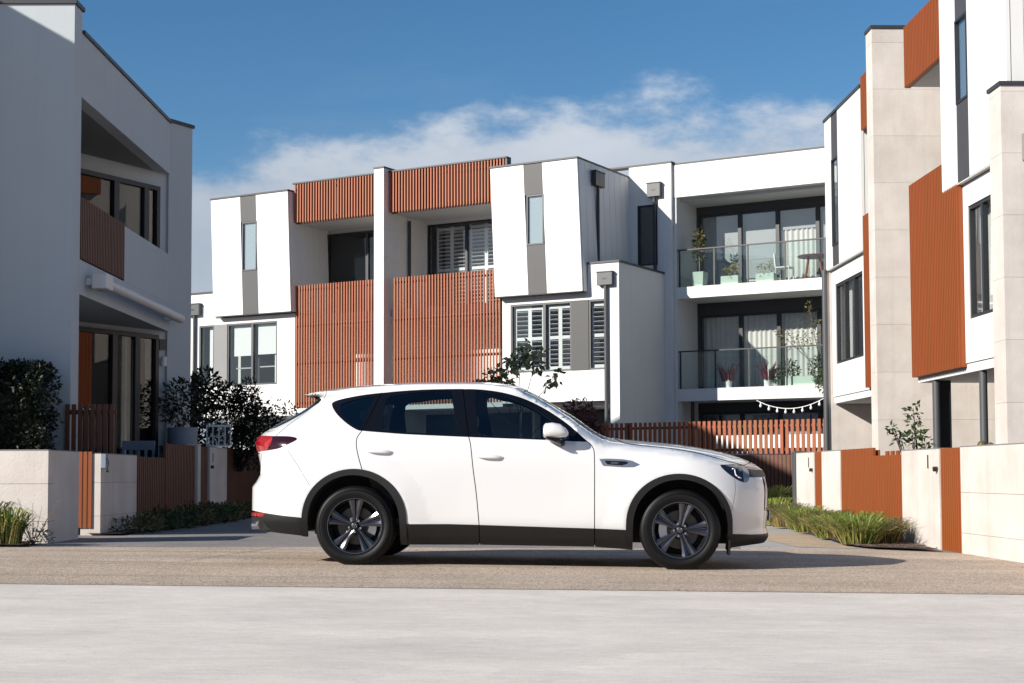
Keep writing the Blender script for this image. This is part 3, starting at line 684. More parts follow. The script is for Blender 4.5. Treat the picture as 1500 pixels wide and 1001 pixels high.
part(MB().box(FR, 27.2, 27.5, -.5, -.25, -.1, 2.5).box(FR, 23.0, 23.25, -1.1, -.85, -.1, 2.5), 'post', 'frame_dark', r1)
part(MB().box(FR, 22.05, 22.14, -.42, .0, 5.46, 5.86), 'rain_head', 'panel_grey_light', r1, bevel=.008)

r2 = thing('townhouse', 'far right house with tall stone blade wall and white box beside the rear terrace', 'house', FR.P(32, -3, 0), 'houses down the right side')
blade(r2, 29.2, 29.65, -7, .3, 9.58)
r_box(r2, 31.3, 34.5, 5.5, 8.95, 33.3, 33.87, 6.0, 7.9)
part(wall_with_holes(FR, 31.26, 34.42, 2.57, 5.46, -.4, -.1, [(31.7, 34.1, 3.3, 5.12)]), 'lower_wall', 'render_white', r2)
r_window(r2, 31.7, 34.1, -.1, 3.3, 5.12, (32.5, 33.3))
drape(FR, r2, 33.4, 34.0, -.35, 3.35, 5.1)
part(MB().box(FR, 29.66, 34.42, -6, -.125, 2.42, 2.565), 'soffit', 'soffit', r2)
rib_panel(r2, 29.9, 31.25, 0, 2.6, 6.2, 'ribbed_balustrade')
rib_panel(r2, 29.9, 31.28, 0, 8.02, 9.16, 'ribbed_fascia')
part(MB().box(FR, 29.66, 31.28, -6, -.125, 8.04, 9.1), 'balcony_roof', 'soffit', r2)
part(MB().box(FR, 29.66, 31.24, -6, -.125, 2.6, 5.3), 'balcony_floor', 'soffit', r2)
part(MB().box(FR, 34.45, 34.85, -7, .0, 0, 5.45), 'party_wall', 'stone', r2)
part(MB().tube(FR.P(30.73, -.2, -.1), FR.P(30.73, -.2, 2.44), .065, k=12), 'column', 'pipe_grey', r2, smooth=40)
part(MB().tube(FR.P(34.45, .06, -.1), FR.P(34.45, .06, 5.5), .06, k=12), 'downpipe', 'pipe_grey', r2, smooth=40)

# garden wall and gates along the right
FW = Fr(Vector((4.75, 26, 0)) - dR * 26, dR, oR)
FWt = Fr(FW.P(0, 0, 0), -dR, oR)                          # for lettering: reads from far to near
def stone_wall(fr, label, u0, u1, zb, zt, th, joints, courses, cat='wall', m='stone', group=None, cap=True):
    w = thing('stone_wall', label, cat, fr.P((u0 + u1) / 2, -th / 2, zb), group)
    part(MB().box(fr, u0 + .008, u1 - .008, -th + .008, -.008, zb, zt - .008), 'wall_core', 'joint', w)
    e = [u0] + list(joints) + [u1]
    for i, (a, c) in enumerate(zip(e, e[1:])):
        zz = zb
        for j, hgt in enumerate(courses):
            z2 = zt if j == len(courses) - 1 else zz + hgt
            part(MB().box(fr, a + (.0 if i == 0 else .0025), c - (.0 if i == len(e) - 2 else .0025), -th, 0, zz, z2 - (.0 if z2 == zt else .004)), 'stone_slab', m, w)
            zz = z2
    if cap: part(MB().box(fr, u0, u1, -th - .004, .004, zt + .0005, zt + .012), 'capping', 'panel_grey_light', w)
    return w
def slat_panel(fr, name, label, cat, u0, u1, n, z0, z1, m, pitch=.075, w=.055, d=.04, group=None, backing=True, rails=(.15, .85), rm=None):
    t = thing(name, label, cat, fr.P((u0 + u1) / 2, n, z0), group)
    b = MB()
    for q in rails:
        z = z0 + (z1 - z0) * q; b.box(fr, u0, u1, n - .075, n - .041, z - .03, z + .03)
    part(b, 'rail', rm or m, t)
    if backing: part(MB().box(fr, u0 + .004, u1 - .004, n - .1, n - .078, z0 + .02, z1 - .03), 'backing_board', rm or m, t)
    slats(fr, t, u0, u1, n - .02, z0, z1, pitch, w, d, m)
    return t
w = stone_wall(FW, 'pale stone garden wall at bottom right corner of the picture, beside the first orange gate', 9.5, 16.77, -.2, 1.11, .25, (10.9, 12.4, 13.4, 14.6, 15.91), (.36, .45, .5))
slat_panel(FW, 'timber_gate', 'narrow orange slatted gate nearest the camera on the right, between two stone walls', 'gate', 16.79, 17.52, -.01, -.1, 1.11, 'timber_orange', group='slatted gates on the right')
w = stone_wall(FW, 'pale stone pier with black house number between orange gate and wide orange fence', 17.54, 19.06, -.2, 1.105, .25, (17.75,), (1.31,))
letters('1', FWt, -17.95, .004, .88, .17, 'frame_dark', w)
part(MB().lathe([(.0, .0), (.03, .0), (.03, .03), (.0, .03)], k=10).build('lock_tmp', 'frame_dark') and MB().tube(FW.P(17.6, .0, .87), FW.P(17.6, .05, .87), .03, k=10), 'lock', 'frame_dark', w)
bpy.data.objects.remove(bpy.data.objects['lock_tmp'])
t = slat_panel(FW, 'timber_fence', 'wide orange slatted fence panel with stepped top behind the tufted grass', 'fence', 20.45, 22.24, -.01, -.1, 1.17, 'timber_orange', group=None)
slats(FW, t, 19.08, 20.45, -.03, -.1, 1.06, .075, .055, .04, 'timber_orange')
part(MB().box(FW, 19.08, 20.44, -.115, -.088, -.08, 1.03), 'backing_board', 'timber_orange', t)
slats(FW, t, 19.15, 20.4, -.16, .9, 1.12, .25, .11, .03, 'timber_orange', 'picket')
w = stone_wall(FW, 'narrow pale stone pier beyond the wide orange fence, before the far orange gate', 22.26, 23.42, -.2, 1.16, .25, (), (1.36,))
slat_panel(FW, 'timber_gate', 'far narrow orange slatted gate beside the numbered end pier', 'gate', 23.44, 23.94, -.01, -.1, 1.16, 'timber_orange', group='slatted gates on the right')
w = stone_wall(FW, 'farthest pale stone pier on the right, with a small black house number', 23.96, 25.25, -.2, 1.16, .25, (), (1.36,))
letters('1', FWt, -24.3, .004, .92, .17, 'frame_dark', w)
part(MB().tube(FW.P(24.05, .0, .88), FW.P(24.05, .05, .88), .028, k=10), 'lock', 'frame_dark', w)
p = part(MB().box(FW, 25.27, 25.45, -.2, .03, -.2, 1.2), 'gate_post', 'pipe_grey', w, bevel=.01)

# picket fence in front of the balcony house, raised on a lower slatted wall
FP = Fr(FM.P(0, 7, 0), FM.u, FM.n)
pf = thing('picket_fence', 'long timber picket fence with gaps between the pickets, behind the car bonnet', 'fence', FP.P(4, 0, 0))
part(MB().box(FP, .2, 7.05, -.065, -.03, 1.36, 1.43).box(FP, .2, 7.05, -.065, -.03, 1.93, 1.99), 'rail', 'timber_brown', pf)
slats(FP, pf, .2, 7.05, -.01, 1.29, 2.1, .132, .075, .035, 'timber_fence', 'picket')
for u in (1.75, 5.85): part(MB().box(FP, u - .05, u + .05, -.16, -.066, 0, 2.1), 'fence_post', 'timber_brown', pf)
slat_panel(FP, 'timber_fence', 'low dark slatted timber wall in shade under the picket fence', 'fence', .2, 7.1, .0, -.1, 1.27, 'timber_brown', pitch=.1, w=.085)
wall_c = stone_wall(Fr(FP.P(0, -1.3, 0), FM.u, FM.n), 'white courtyard screen wall seen through the pickets', 3.6, 6.6, 0, 1.78, .2, (), (1.78,), m='board_white', cap=False)

# ---------------------------------------------------------------- the house on the left, in its own shade
hl = thing('townhouse', 'shaded white house on the left with recessed balcony and rolled awning', 'house', (-7.5, 22, 0))
XF_ = -5.92
part(MB().box(WORLD, -9.95, XF_, 20.1, 20.46, 0, 7.23), 'front_wall', 'render_shaded', hl)
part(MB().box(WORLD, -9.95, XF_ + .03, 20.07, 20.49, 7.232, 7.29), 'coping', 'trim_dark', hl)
part(MB().prism([(-9.95, 20.465), (-9.085, 20.465), (-5.975, 25.85), (-5.7, 26.33), (-6.2, 27.4), (-9.95, 30)], 0, 6.9), 'main_block', 'render_shaded', hl)
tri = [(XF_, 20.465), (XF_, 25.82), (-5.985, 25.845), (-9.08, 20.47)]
part(MB().prism(tri, 3.31, 3.79), 'balcony_slab', 'render_shaded', hl)
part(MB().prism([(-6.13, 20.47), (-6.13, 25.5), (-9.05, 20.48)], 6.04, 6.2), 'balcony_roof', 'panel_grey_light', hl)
part(MB().box(WORLD, -6.12, XF_, 20.465, 25.82, 6.042, 6.93), 'parapet', 'render_shaded', hl)
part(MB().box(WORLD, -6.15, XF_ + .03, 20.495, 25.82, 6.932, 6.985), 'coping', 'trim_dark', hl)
part(MB().box(WORLD, -6.12, XF_, 22.8, 25.82, 3.792, 4.64), 'balustrade', 'render_shaded', hl)
sp = part(MB().box(WORLD, -5.99, -5.95, 20.47, 22.78, 3.83, 3.88).box(WORLD, -5.99, -5.95, 20.47, 22.78, 4.55, 4.6).box(WORLD, -5.995, -5.91, 22.74, 22.795, 3.793, 4.68), 'slat_balustrade', 'timber_brown', hl)
FLs = Fr((XF_, 0, 0), (0, 1, 0), (1, 0, 0))
slats(FLs, sp, 20.47, 22.73, -.01, 3.81, 4.66, .085, .045, .035, 'timber_brown')
pr = Vector((.5, .866, 0)); pn = Vector((.866, -.5, 0)); FLp = Fr((XF_, 25.85, 0), pr, pn)
part(MB().box(FLp, -.04, .55, -.35, .0, 0, 6.96), 'pier', 'render_shaded', hl)
part(MB().box(FLp, -.06, .58, -.38, .03, 6.962, 7.02), 'coping', 'trim_dark', hl)
FLr = Fr((-5.975, 25.85, 0), pr, pn)
for z0, z1 in ((3.85, 5.77), (.9, 3.22)):
    part(MB().box(FLr, -3.6, -.32, .004, .02, z0, z1), 'window_backing', 'door_dark', hl)
    window(FLr, hl, -3.6, -.3, .13, z0, z1, mull=(-1.32, -.8 if z0 < 2 else -.62), fw=.075, depth=.11, gm='glass_dark', name='sliding_door')
part(MB().box(FLr, -1.2, -.66, .03, .04, 3.9, 5.7), 'curtain', 'curtain', hl)  # flat pale sheet standing for a bright reflection in the upper pane
drape(FLr, hl, -1.15, -.72, .045, 1.0, 3.1)
part(MB().box(FLr, -.23, -.07, .004, .08, 2.98, 3.16), 'meter_box', 'frame_dark', hl)
part(MB().tube(FLr.P(-.13, .08, 2.7), FLr.P(-.13, .08, 2.86), .05, k=10).box(FLr, -.15, -.11, .002, .08, 2.76, 2.8), 'wall_lamp', 'frame_white', hl)
aw = part(MB().tube((-5.72, 21.1, 3.53), (-5.72, 25.85, 3.53), .078, k=14), 'awning_roll', 'awning_white', hl, smooth=50)
part(MB().box(WORLD, -5.83, -5.62, 20.72, 21.1, 3.42, 3.64), 'awning_cassette', 'awning_white', aw, bevel=.02)
for y_ in (20.8, 25.5): part(MB().box(WORLD, -5.92, -5.79, y_, y_ + .1, 3.48, 3.58), 'awning_bracket', 'frame_white', aw)
# the next house along, out of frame to the left, whose roofline shades this gable
nh = thing('townhouse', 'neighbouring white house to the left of the shaded house, outside the frame', 'house', (-13, 24, 0))
part(MB().box(WORLD, -17, -10.0, 16.6, 33, 0, 8.93), 'main_block', 'render_white', nh)
part(MB().box(WORLD, -9.999, -8.2, 17.75, 20.05, 0, 7.9), 'shading_wing', 'render_white', nh)  # unseen wing, added to darken the left house's front
part(MB().box(WORLD, -9.96, -8.17, 17.72, 20.05, 7.902, 7.96), 'coping', 'trim_dark', nh)
part(MB().box(WORLD, -17.05, -9.97, 16.55, 21.9, 8.932, 9.0), 'coping', 'trim_dark', nh)
part(MB().box(WORLD, -16.5, -10.001, 22, 33, 8.931, 10.3), 'shading_storey', 'render_white', nh)  # unseen storey, added to throw shade on the picket fence

# garden walls on the left
FGl = Fr((-5.2, 0, 0), (0, 1, 0), (1, 0, 0))
FGlt = Fr((-5.2, 0, 0), (0, 1, 0), (1, 0, 0))
FGf = Fr((0, 16.85, 0), (1, 0, 0), (0, -1, 0))
w = stone_wall(FGf, 'sunlit pale stone garden wall at left edge of the picture, above the strappy plants', -14, -5.2, -.1, 1.11, .25, (-12.6, -11, -9.6, -8.2, -7.0), (.42, .42, .4))
w = stone_wall(FGl, 'shaded stone return wall between the sunlit corner and the orange gate', 17.103, 18.05, -.1, 1.109, .22, (), (1.21,))
slat_panel(Fr((0, 18.98, 0), (1, 0, 0), (0, -1, 0)), 'timber_gate', 'open orange slatted gate catching the sun between two stone walls on the left', 'gate', -6.15, -5.3, 0, .17, 1.13, 'timber_orange', pitch=.062, w=.045, backing=False, rails=(.06, .86), rm='frame_dark')
w = stone_wall(FGl, 'shaded stone pier with black number right of the open gate', 19.0, 20.82, -.1, 1.10, .25, (19.62, 20.2), (.42, .42, .4))
letters('2', FGlt, 19.3, .004, .87, .18, 'frame_dark', w)
lb = thing('letterbox', 'small pale letterbox fixed at the top of the gate pier', 'letterbox', (-5.15, 19.05, .9))
part(MB().box(WORLD, -5.195, -5.13, 18.985, 19.08, .92, 1.1), 'letterbox_body', 'pot_blue', lb, bevel=.008)
part(MB().box(WORLD, -5.129, -5.124, 19.0, 19.065, 1.03, 1.045), 'letterbox_slot', 'frame_dark', lb)
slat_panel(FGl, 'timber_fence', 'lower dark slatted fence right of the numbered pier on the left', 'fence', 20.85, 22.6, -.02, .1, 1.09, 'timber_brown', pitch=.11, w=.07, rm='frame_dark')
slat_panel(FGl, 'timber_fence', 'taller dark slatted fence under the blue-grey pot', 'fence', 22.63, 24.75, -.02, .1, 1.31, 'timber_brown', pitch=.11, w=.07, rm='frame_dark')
gp = thing('gate_post', 'white gate post between the two dark slatted panels', 'post', (-5.25, 24.85, 0))
part(MB().box(WORLD, -5.35, -5.18, 24.77, 25.0, 0, 1.33), 'post_shaft', 'stone', gp, bevel=.006)
part(MB().box(WORLD, -5.36, -5.17, 24.76, 25.01, 1.331, 1.345), 'post_cap', 'frame_white', gp)
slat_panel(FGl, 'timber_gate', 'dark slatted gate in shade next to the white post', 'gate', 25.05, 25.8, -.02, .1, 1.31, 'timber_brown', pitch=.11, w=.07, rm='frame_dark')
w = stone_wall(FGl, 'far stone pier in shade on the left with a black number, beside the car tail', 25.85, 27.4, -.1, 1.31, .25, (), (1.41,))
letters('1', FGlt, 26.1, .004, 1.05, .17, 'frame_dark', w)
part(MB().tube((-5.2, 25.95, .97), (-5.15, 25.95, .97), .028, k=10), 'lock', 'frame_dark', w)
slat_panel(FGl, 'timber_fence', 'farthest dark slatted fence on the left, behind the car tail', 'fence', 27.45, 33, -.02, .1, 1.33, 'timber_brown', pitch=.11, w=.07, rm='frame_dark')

# ---------------------------------------------------------------- the white car
mat('car_paint', (.63, .63, .635), .4, coat=1.0)
mat('car_plastic', (.008, .0085, .0095), .5, spec=.35, bump=.05, bscale=400)
mat('car_gloss_black', (.004, .0045, .007), .15, spec=.28)
mat('car_shell', (.010, .010, .011), .8)
mat('car_interior', (.035, .034, .036), .8)
mat('car_seat', (.05, .048, .047), .7)
mat('tyre_rubber', (.0035, .0035, .004), .5, spec=.25, bump=.05, bscale=300)
mat('alloy_grey', (.105, .11, .13), .20, metal=.9)
mat('alloy_dark', (.03, .03, .035), .4, metal=.6)
mat('chrome', (.80, .80, .82), .10, metal=1.0)
mat('satin_metal', (.40, .40, .42), .3, metal=1.0)
mat('brake_disc', (.075, .068, .062), .42, metal=.9)
mat('lamp_red', (.26, .004, .006), .15, coat=.3)
mat('lamp_dark_red', (.022, .004, .008), .15, coat=.3, spec=.3)
mat('lamp_lens', (.012, .014, .030), .15, coat=.35, spec=.35)
mat('lamp_chrome', (.22, .23, .25), .22, metal=.6)
mat('rear_screen', (.006, .010, .013), .25, spec=.25)
mat('plate_white', (.7, .7, .68), .5)
glass('car_glass', (.58, .66, .67), .02)
glass('car_glass_rear', (.10, .13, .145), .05)
glass('car_windscreen', (.45, .52, .55), .10)

def pch(tab):
    xs=[p[0] for p in tab]; ys=[p[1] for p in tab]; n=len(xs)
    dl=[(ys[i+1]-ys[i])/(xs[i+1]-xs[i]) for i in range(n-1)]
    m=[dl[0]]+[0 if dl[i-1]*dl[i]<=0 else 2*dl[i-1]*dl[i]/(dl[i-1]+dl[i]) for i in range(1,n-1)]+[dl[-1]]
    def f(x):
        if x<=xs[0]: return ys[0]
        if x>=xs[-1]: return ys[-1]
        i=0
        while x>xs[i+1]: i+=1
        h=xs[i+1]-xs[i]; t=(x-xs[i])/h; t2=t*t; t3=t2*t
        return (2*t3-3*t2+1)*ys[i]+(t3-2*t2+t)*h*m[i]+(-2*t3+3*t2)*ys[i+1]+(t3-t2)*h*m[i+1]
    return f
# profile tables of the body, metres: x forwards, z up, y out
ZC=pch([(-2.2,1.545),(-2.09,1.566),(-1.83,1.613),(-1.32,1.665),(-.88,1.688),(-.38,1.692),(-.07,1.66),(.07,1.608),(.45,1.398),(.82,1.178),(.95,1.163),(1.48,1.118),(1.84,1.055),(2.11,.972),(2.23,.905),(2.31,.83)])
DE=pch([(-2.1,.04),(-1.3,.05),(-.4,.05),(-.05,.055),(.12,.078),(.45,.08),(.82,.065),(1.0,.07),(1.5,.085),(1.84,.10),(2.2,.10)])
YR=pch([(-2.1,.54),(-1.3,.57),(-.4,.585),(.07,.61),(.45,.69),(.80,.78),(1.0,.81),(1.5,.82),(1.84,.80),(2.2,.74)])
YB=pch([(-2.4,.90),(-1.3,.925),(.6,.915),(1.3,.925),(2.2,.92)])
XF=pch([(.1,2.20),(.2,2.24),(.30,2.29),(.36,2.275),(.55,2.29),(.80,2.282),(.89,2.265),(1.0,2.25)])
XR=pch([(.2,-2.42),(.30,-2.48),(.40,-2.52),(.675,-2.522),(.74,-2.48),(.833,-2.445),(.93,-2.46),(1.01,-2.48),(1.10,-2.497),(1.145,-2.475),(1.234,-2.37),(1.46,-2.01),(1.515,-1.96),(1.545,-2.05),(1.565,-2.10),(1.59,-2.04),(1.7,-1.98)])
WXR,WXF=-1.442,1.442
_cache={}
def W(x,z):
    zc=ZC(x); ze=zc-DE(x); yr=YR(x)
    if z>=zc: return 0.
    key=round(x,4)
    if key not in _cache:
        yb=YB(x); zb=min(1.03,ze-.13)
        pts=[(.10,.78),(.18,.80),(.28,.868),(.42,.912),(.70,yb+.012),(zb,yb-.004)]
        if ze-zb>.25: pts+=[(zb+.07,yb-.028),(ze-.05,yr+.028),(ze,yr)]
        else: pts+=[(zb+(ze-zb)*.6,yb-.03),(ze,yr)]
        _cache[key]=pch(pts)
    y=yr*((zc-z)/(zc-ze))**.5 if z>ze else _cache[key](z)
    xf=XF(min(z,1.0)); L=.85; u=(x-(xf-L))/L
    if u>0: y*=(1-u**2.5)**(1/2.5) if u<1 else 0
    xr=XR(z); L=.68; u=((xr+L)-x)/L
    if u>0: y*=(1-u**2.7)**(1/2.7) if u<1 else 0
    for cx in (WXR,WXF):
        r=((x-cx)**2+(z-.37)**2)**.5
        if y>.6: y+=.016*max(0,1-abs(r-.5)/.17)
    # soft hollow along the doors under the shoulder
    if -1.0<x<.95 and .35<z<.95: y-=.012*sin(pi*(z-.35)/.6)**2*min(1,(x+1.0)/.5,(.95-x)/.5)
    return y
def inpoly(p,poly):
    x,z=p; c=False; j=len(poly)-1
    for i in range(len(poly)):
        xi,zi=poly[i]; xj,zj=poly[j]
        if (zi>z)!=(zj>z) and x<(xj-xi)*(z-zi)/(zj-zi)+xi: c=not c
        j=i
    return c
def smooth_poly(pts,closed=True,k=5):
    out=[]; n=len(pts)
    rng=range(n) if closed else range(n-1)
    for i in rng:
        g=lambda j: pts[j%n] if closed else pts[max(0,min(n-1,j))]
        p0,p1,p2,p3=g(i-1),g(i),g(i+1),g(i+2)
        for s in range(k):
            t=s/k
            out.append(tuple(.5*((2*b)+(-a+c)*t+(2*a-5*b+4*c-d)*t*t+(-a+3*b-3*c+d)*t**3) for a,b,c,d in zip(p0,p1,p2,p3)))
    if not closed: out.append(pts[-1])
    return out
def ribbon(pts,w):
    L=[];R=[]
    for i,p in enumerate(pts):
        a=pts[max(0,i-1)]; b=pts[min(len(pts)-1,i+1)]
        dx,dz=b[0]-a[0],b[1]-a[1]; l=(dx*dx+dz*dz)**.5 or 1
        L.append((p[0]-dz/l*w/2,p[1]+dx/l*w/2)); R.append((p[0]+dz/l*w/2,p[1]-dx/l*w/2))
    return L+R[::-1]
# silhouette
zs=[.38+.025*i for i in range(49)]
sil=[(XR(z)+.0005,z) for z in zs if z<1.56]+[(-2.0995,1.5645)]
sil+=[(-2.08+.04*i,ZC(-2.08+.04*i)-.0005) for i in range(1,107)]
sil=[p for i,p in enumerate(sil)]
sil+=[(2.222,ZC(2.222)),(2.264,.875)]+[(XF(z)-.0005,z) for z in (.85,.80,.75,.70,.65,.60,.55,.50,.45,.40,.36,.33,.30,.26,.23)]
sil+=[(2.10,.222),(1.90,.20),(1.86,.175),(1.02,.173),(.687,.196),(-.334,.20),(-1.03,.192),(-1.87,.255),(-2.27,.288),(-2.40,.302),(-2.49,.36)]
C=[]     # constraint outlines and their region, tested in order
def E_arch(cx,rx,rz,zc_,z0):
    pts=[]
    for i in range(33):
        a=pi*i/32; pts.append((cx-rx*cos(a),zc_+rz*sin(a)**.92))
    return [(pts[0][0],z0)]+pts+[(pts[-1][0],z0)]
arch_ri=E_arch(-1.452,.415,.43,.375,.05); arch_fi=E_arch(1.443,.415,.42,.375,.05)
arch_ro=E_arch(-1.447,.472,.475,.385,.05); arch_fo=E_arch(1.435,.468,.462,.385,.05)
dlo=smooth_poly([(-1.727,1.452),(-1.70,1.48),(-1.54,1.519),(-1.265,1.557),(-.89,1.588),(-.472,1.597),(-.252,1.582),(-.086,1.550),(.077,1.497),(.24,1.416),(.403,1.311),(.534,1.205)],False,4)+smooth_poly([(.625,1.121),(.557,1.121),(.199,1.135),(-.434,1.153),(-.967,1.172),(-1.165,1.184),(-1.382,1.200),(-1.448,1.211),(-1.543,1.265),(-1.638,1.340),(-1.699,1.405),(-1.727,1.452)],False,4)[:-1]
g_q=smooth_poly([(-1.627,1.404),(-1.60,1.463),(-1.337,1.518),(-1.36,1.42),(-1.412,1.225),(-1.457,1.235),(-1.565,1.309)],True,3)
g_r=smooth_poly([(-1.21,1.50),(-1.06,1.540),(-.88,1.566),(-.626,1.572),(-.61,1.50),(-.581,1.38),(-.540,1.176),(-.75,1.183),(-.969,1.192),(-1.18,1.206),(-1.225,1.25)],True,3)
g_f=smooth_poly([(-.395,1.572),(-.247,1.560),(-.095,1.526),(.057,1.468),(.22,1.375),(.40,1.235),(.462,1.165),(.43,1.142),(.199,1.150),(-.308,1.162),(-.345,1.18),(-.37,1.30)],True,3)
lr=[(-1.262,1.560),(-1.339,1.355),(-1.398,1.206)]
rear_cut=smooth_poly([(-1.398,1.206),(-1.434,1.146),(-1.440,1.09),(-1.420,.99),(-1.372,.84)],False,5)
b_cut=smooth_poly([(-.434,1.152),(-.412,1.07),(-.386,.861),(-.357,.652),(-.330,.37),(-.331,.18)],False,5)
f_cut=smooth_poly([(.625,1.122),(.668,1.075),(.686,.996),(.690,.683),(.692,.359),(.693,.18)],False,5)
up_cut=[(-1.20,1.45),(-1.30,1.40),(-1.398,1.206)]
hood_cut=smooth_poly([(.86,1.165),(.915,1.135),(.972,1.112),(1.106,1.096),(1.351,1.074),(1.594,1.034),(1.84,.972),(2.03,.927)],False,4)
hoodfront=[(2.03,.927),(2.08,.945),(2.13,.960)]
bsill=[(-1.05,.373),(-.614,.379),(-.329,.375),(.506,.359),(.692,.356),(1.05,.344)]
bump_cut=smooth_poly([(-2.06,1.02),(-2.041,.992),(-1.952,.866),(-1.846,.708)],False,4)
gate_cut=smooth_poly([(-1.80,1.60),(-1.80,1.54),(-1.90,1.46),(-2.0,1.36),(-2.12,1.24),(-2.20,1.15)],False,4)
gate_low=[(-2.35,1.02),(-2.39,.80),(-2.56,.76)]
fb_cut=smooth_poly([(1.90,.88),(1.93,.75),(1.915,.62),(1.892,.52)],False,4)
rglass=[(-2.33,1.218),(-2.24,1.232),(-2.13,1.285),(-2.02,1.355),(-1.875,1.465),(-1.855,1.50),(-1.885,1.528),(-1.95,1.536),(-2.06,1.54),(-2.16,1.545),(-2.6,1.30),(-2.50,1.218)]
tl_all=smooth_poly([(-2.6,1.152),(-2.25,1.147),(-2.06,1.144),(-1.985,1.124),(-2.045,1.083),(-2.18,1.032),(-2.42,1.012),(-2.6,1.02)],True,4)
tl_red=[(-2.60,1.20),(-2.235,1.20),(-2.23,1.09),(-2.27,1.02),(-2.30,.99),(-2.60,.99)]
refl=[(-2.6,.452),(-2.27,.452),(-2.30,.421),(-2.6,.406)]
rb_low=[(-2.7,.462),(-2.26,.452),(-2.092,.434),(-1.90,.418),(-1.80,.1),(-2.7,.1)]
sill_low=bsill+[(1.05,.05),(-1.05,.05)]
fb_low=[(1.80,.317),(1.908,.320),(2.086,.312),(2.5,.305),(2.5,.05),(1.80,.05)]
hl_all=smooth_poly([(1.797,.920),(1.85,.925),(1.994,.925),(2.05,.902),(2.062,.85),(2.045,.780),(1.969,.787),(1.862,.855)],True,3)
hl_led=[(1.99,.96),(2.06,.96),(2.10,.80),(2.04,.74),(2.010,.74),(2.0,.86)]
gr_bar=[(2.06,.897),(2.4,.880),(2.4,.826),(2.062,.822)]
chrome_st=[(2.212,.822),(2.238,.826),(2.250,.70),(2.242,.56),(2.216,.52),(2.225,.70)]
gr_main=[(2.238,.826),(2.4,.826),(2.4,.52),(2.216,.52),(2.242,.56),(2.250,.70)]
garn=[(.73,.968),(.80,.972),(.934,.968),(1.018,.955),(1.083,.925),(1.031,.903),(.935,.901),(.761,.912)]
ws=smooth_poly([(.01,1.577),(.12,1.527),(.25,1.455),(.35,1.398),(.45,1.338),(.60,1.247),(.74,1.160),(.78,1.150)],False,3)+[(.84,1.175),(.95,1.30),(.5,1.60),(.12,1.70)]
sunroof=None
cutw=.008
regions=[('arch',arch_ri),('arch',arch_fi),
 ('side_glass_q',g_q),('side_glass_r',g_r),('side_glass_f',g_f),
 ('cut',ribbon([(-1.262,1.562),(-1.339,1.355),(-1.398,1.206)],.006)),('cut',ribbon([(-.518,1.60),(-.487,1.427),(-.452,1.252),(-.434,1.152)],.007)),
 ('window_surround',dlo),
 ('rear_window',rglass),
 ('tail_red',None),('tail_lamp',tl_all),
 ('reflector',refl),
 ('head_led',None),('headlight',hl_all),('grille_bar',gr_bar),
 ('chrome_strip',chrome_st),('grille',gr_main),
 ('garnish',garn),
 ('windscreen',ws),
 ('arch_trim_r',arch_ro),('arch_trim_f',arch_fo),
 ('cut',ribbon(rear_cut,cutw)),('cut',ribbon(b_cut,cutw)),('cut',ribbon(f_cut,cutw)),('cut',ribbon(hood_cut,cutw)),('cut',ribbon(hoodfront,.006)),('cut',ribbon(bump_cut,.004)),('cut',ribbon(gate_cut,.005)),('cut',ribbon(fb_cut,.003)),('cut',ribbon(gate_low,.006)),
 ('sill_trim',sill_low),('rear_lower',rb_low),('front_lower',fb_low),
 ('bonnet',hood_cut+hoodfront+[(2.4,1.0),(2.3,1.3),(.86,1.3)]),
 ('rear_door',[(-1.20,1.60),(-1.30,1.40),(-1.398,1.206)]+rear_cut+[(-1.372,.84),(-1.1,.5),(-.95,.3),(-.331,.18)]+b_cut[::-1]+[(-.434,1.2),(-.52,1.60)]),
 ('front_door',b_cut+[(.693,.18)]+f_cut[::-1]+[(.62,1.13),(-.44,1.16)]),
 ('front_bumper',[(1.90,.90)]+fb_cut+[(1.892,.50),(1.80,.1),(2.6,.1),(2.6,.96),(2.0,.93)]),
 ('tailgate',gate_cut+gate_low+[(-2.7,.76),(-2.7,1.7),(-1.80,1.7)]),
 ('rear_bumper',bump_cut+[(-1.846,.70),(-1.85,.1),(-2.8,.1),(-2.8,.80),(-2.39,.80),(-2.35,1.02)]),
 ('wing',f_cut+[(.7,.1),(2.6,.1),(2.6,1.0),(.86,1.175),(.70,1.165),(.622,1.125)]),
 ('roof',[(-1.80,1.70),(-1.80,1.583),(-1.265,1.590),(-.89,1.612),(-.472,1.618),(-.05,1.585),(.10,1.57),(.10,1.8)]),
 ('quarter_panel',[(-3,0),(3,0),(3,3),(-3,3)])]
def region_of(p):
    for nme,poly in regions:
        if poly is None: continue
        if inpoly(p,poly):
            if nme=='tail_lamp' and inpoly(p,tl_red): return 'tail_red'
            if nme=='headlight' and inpoly(p,hl_led): return 'head_led'
            return nme
    return None
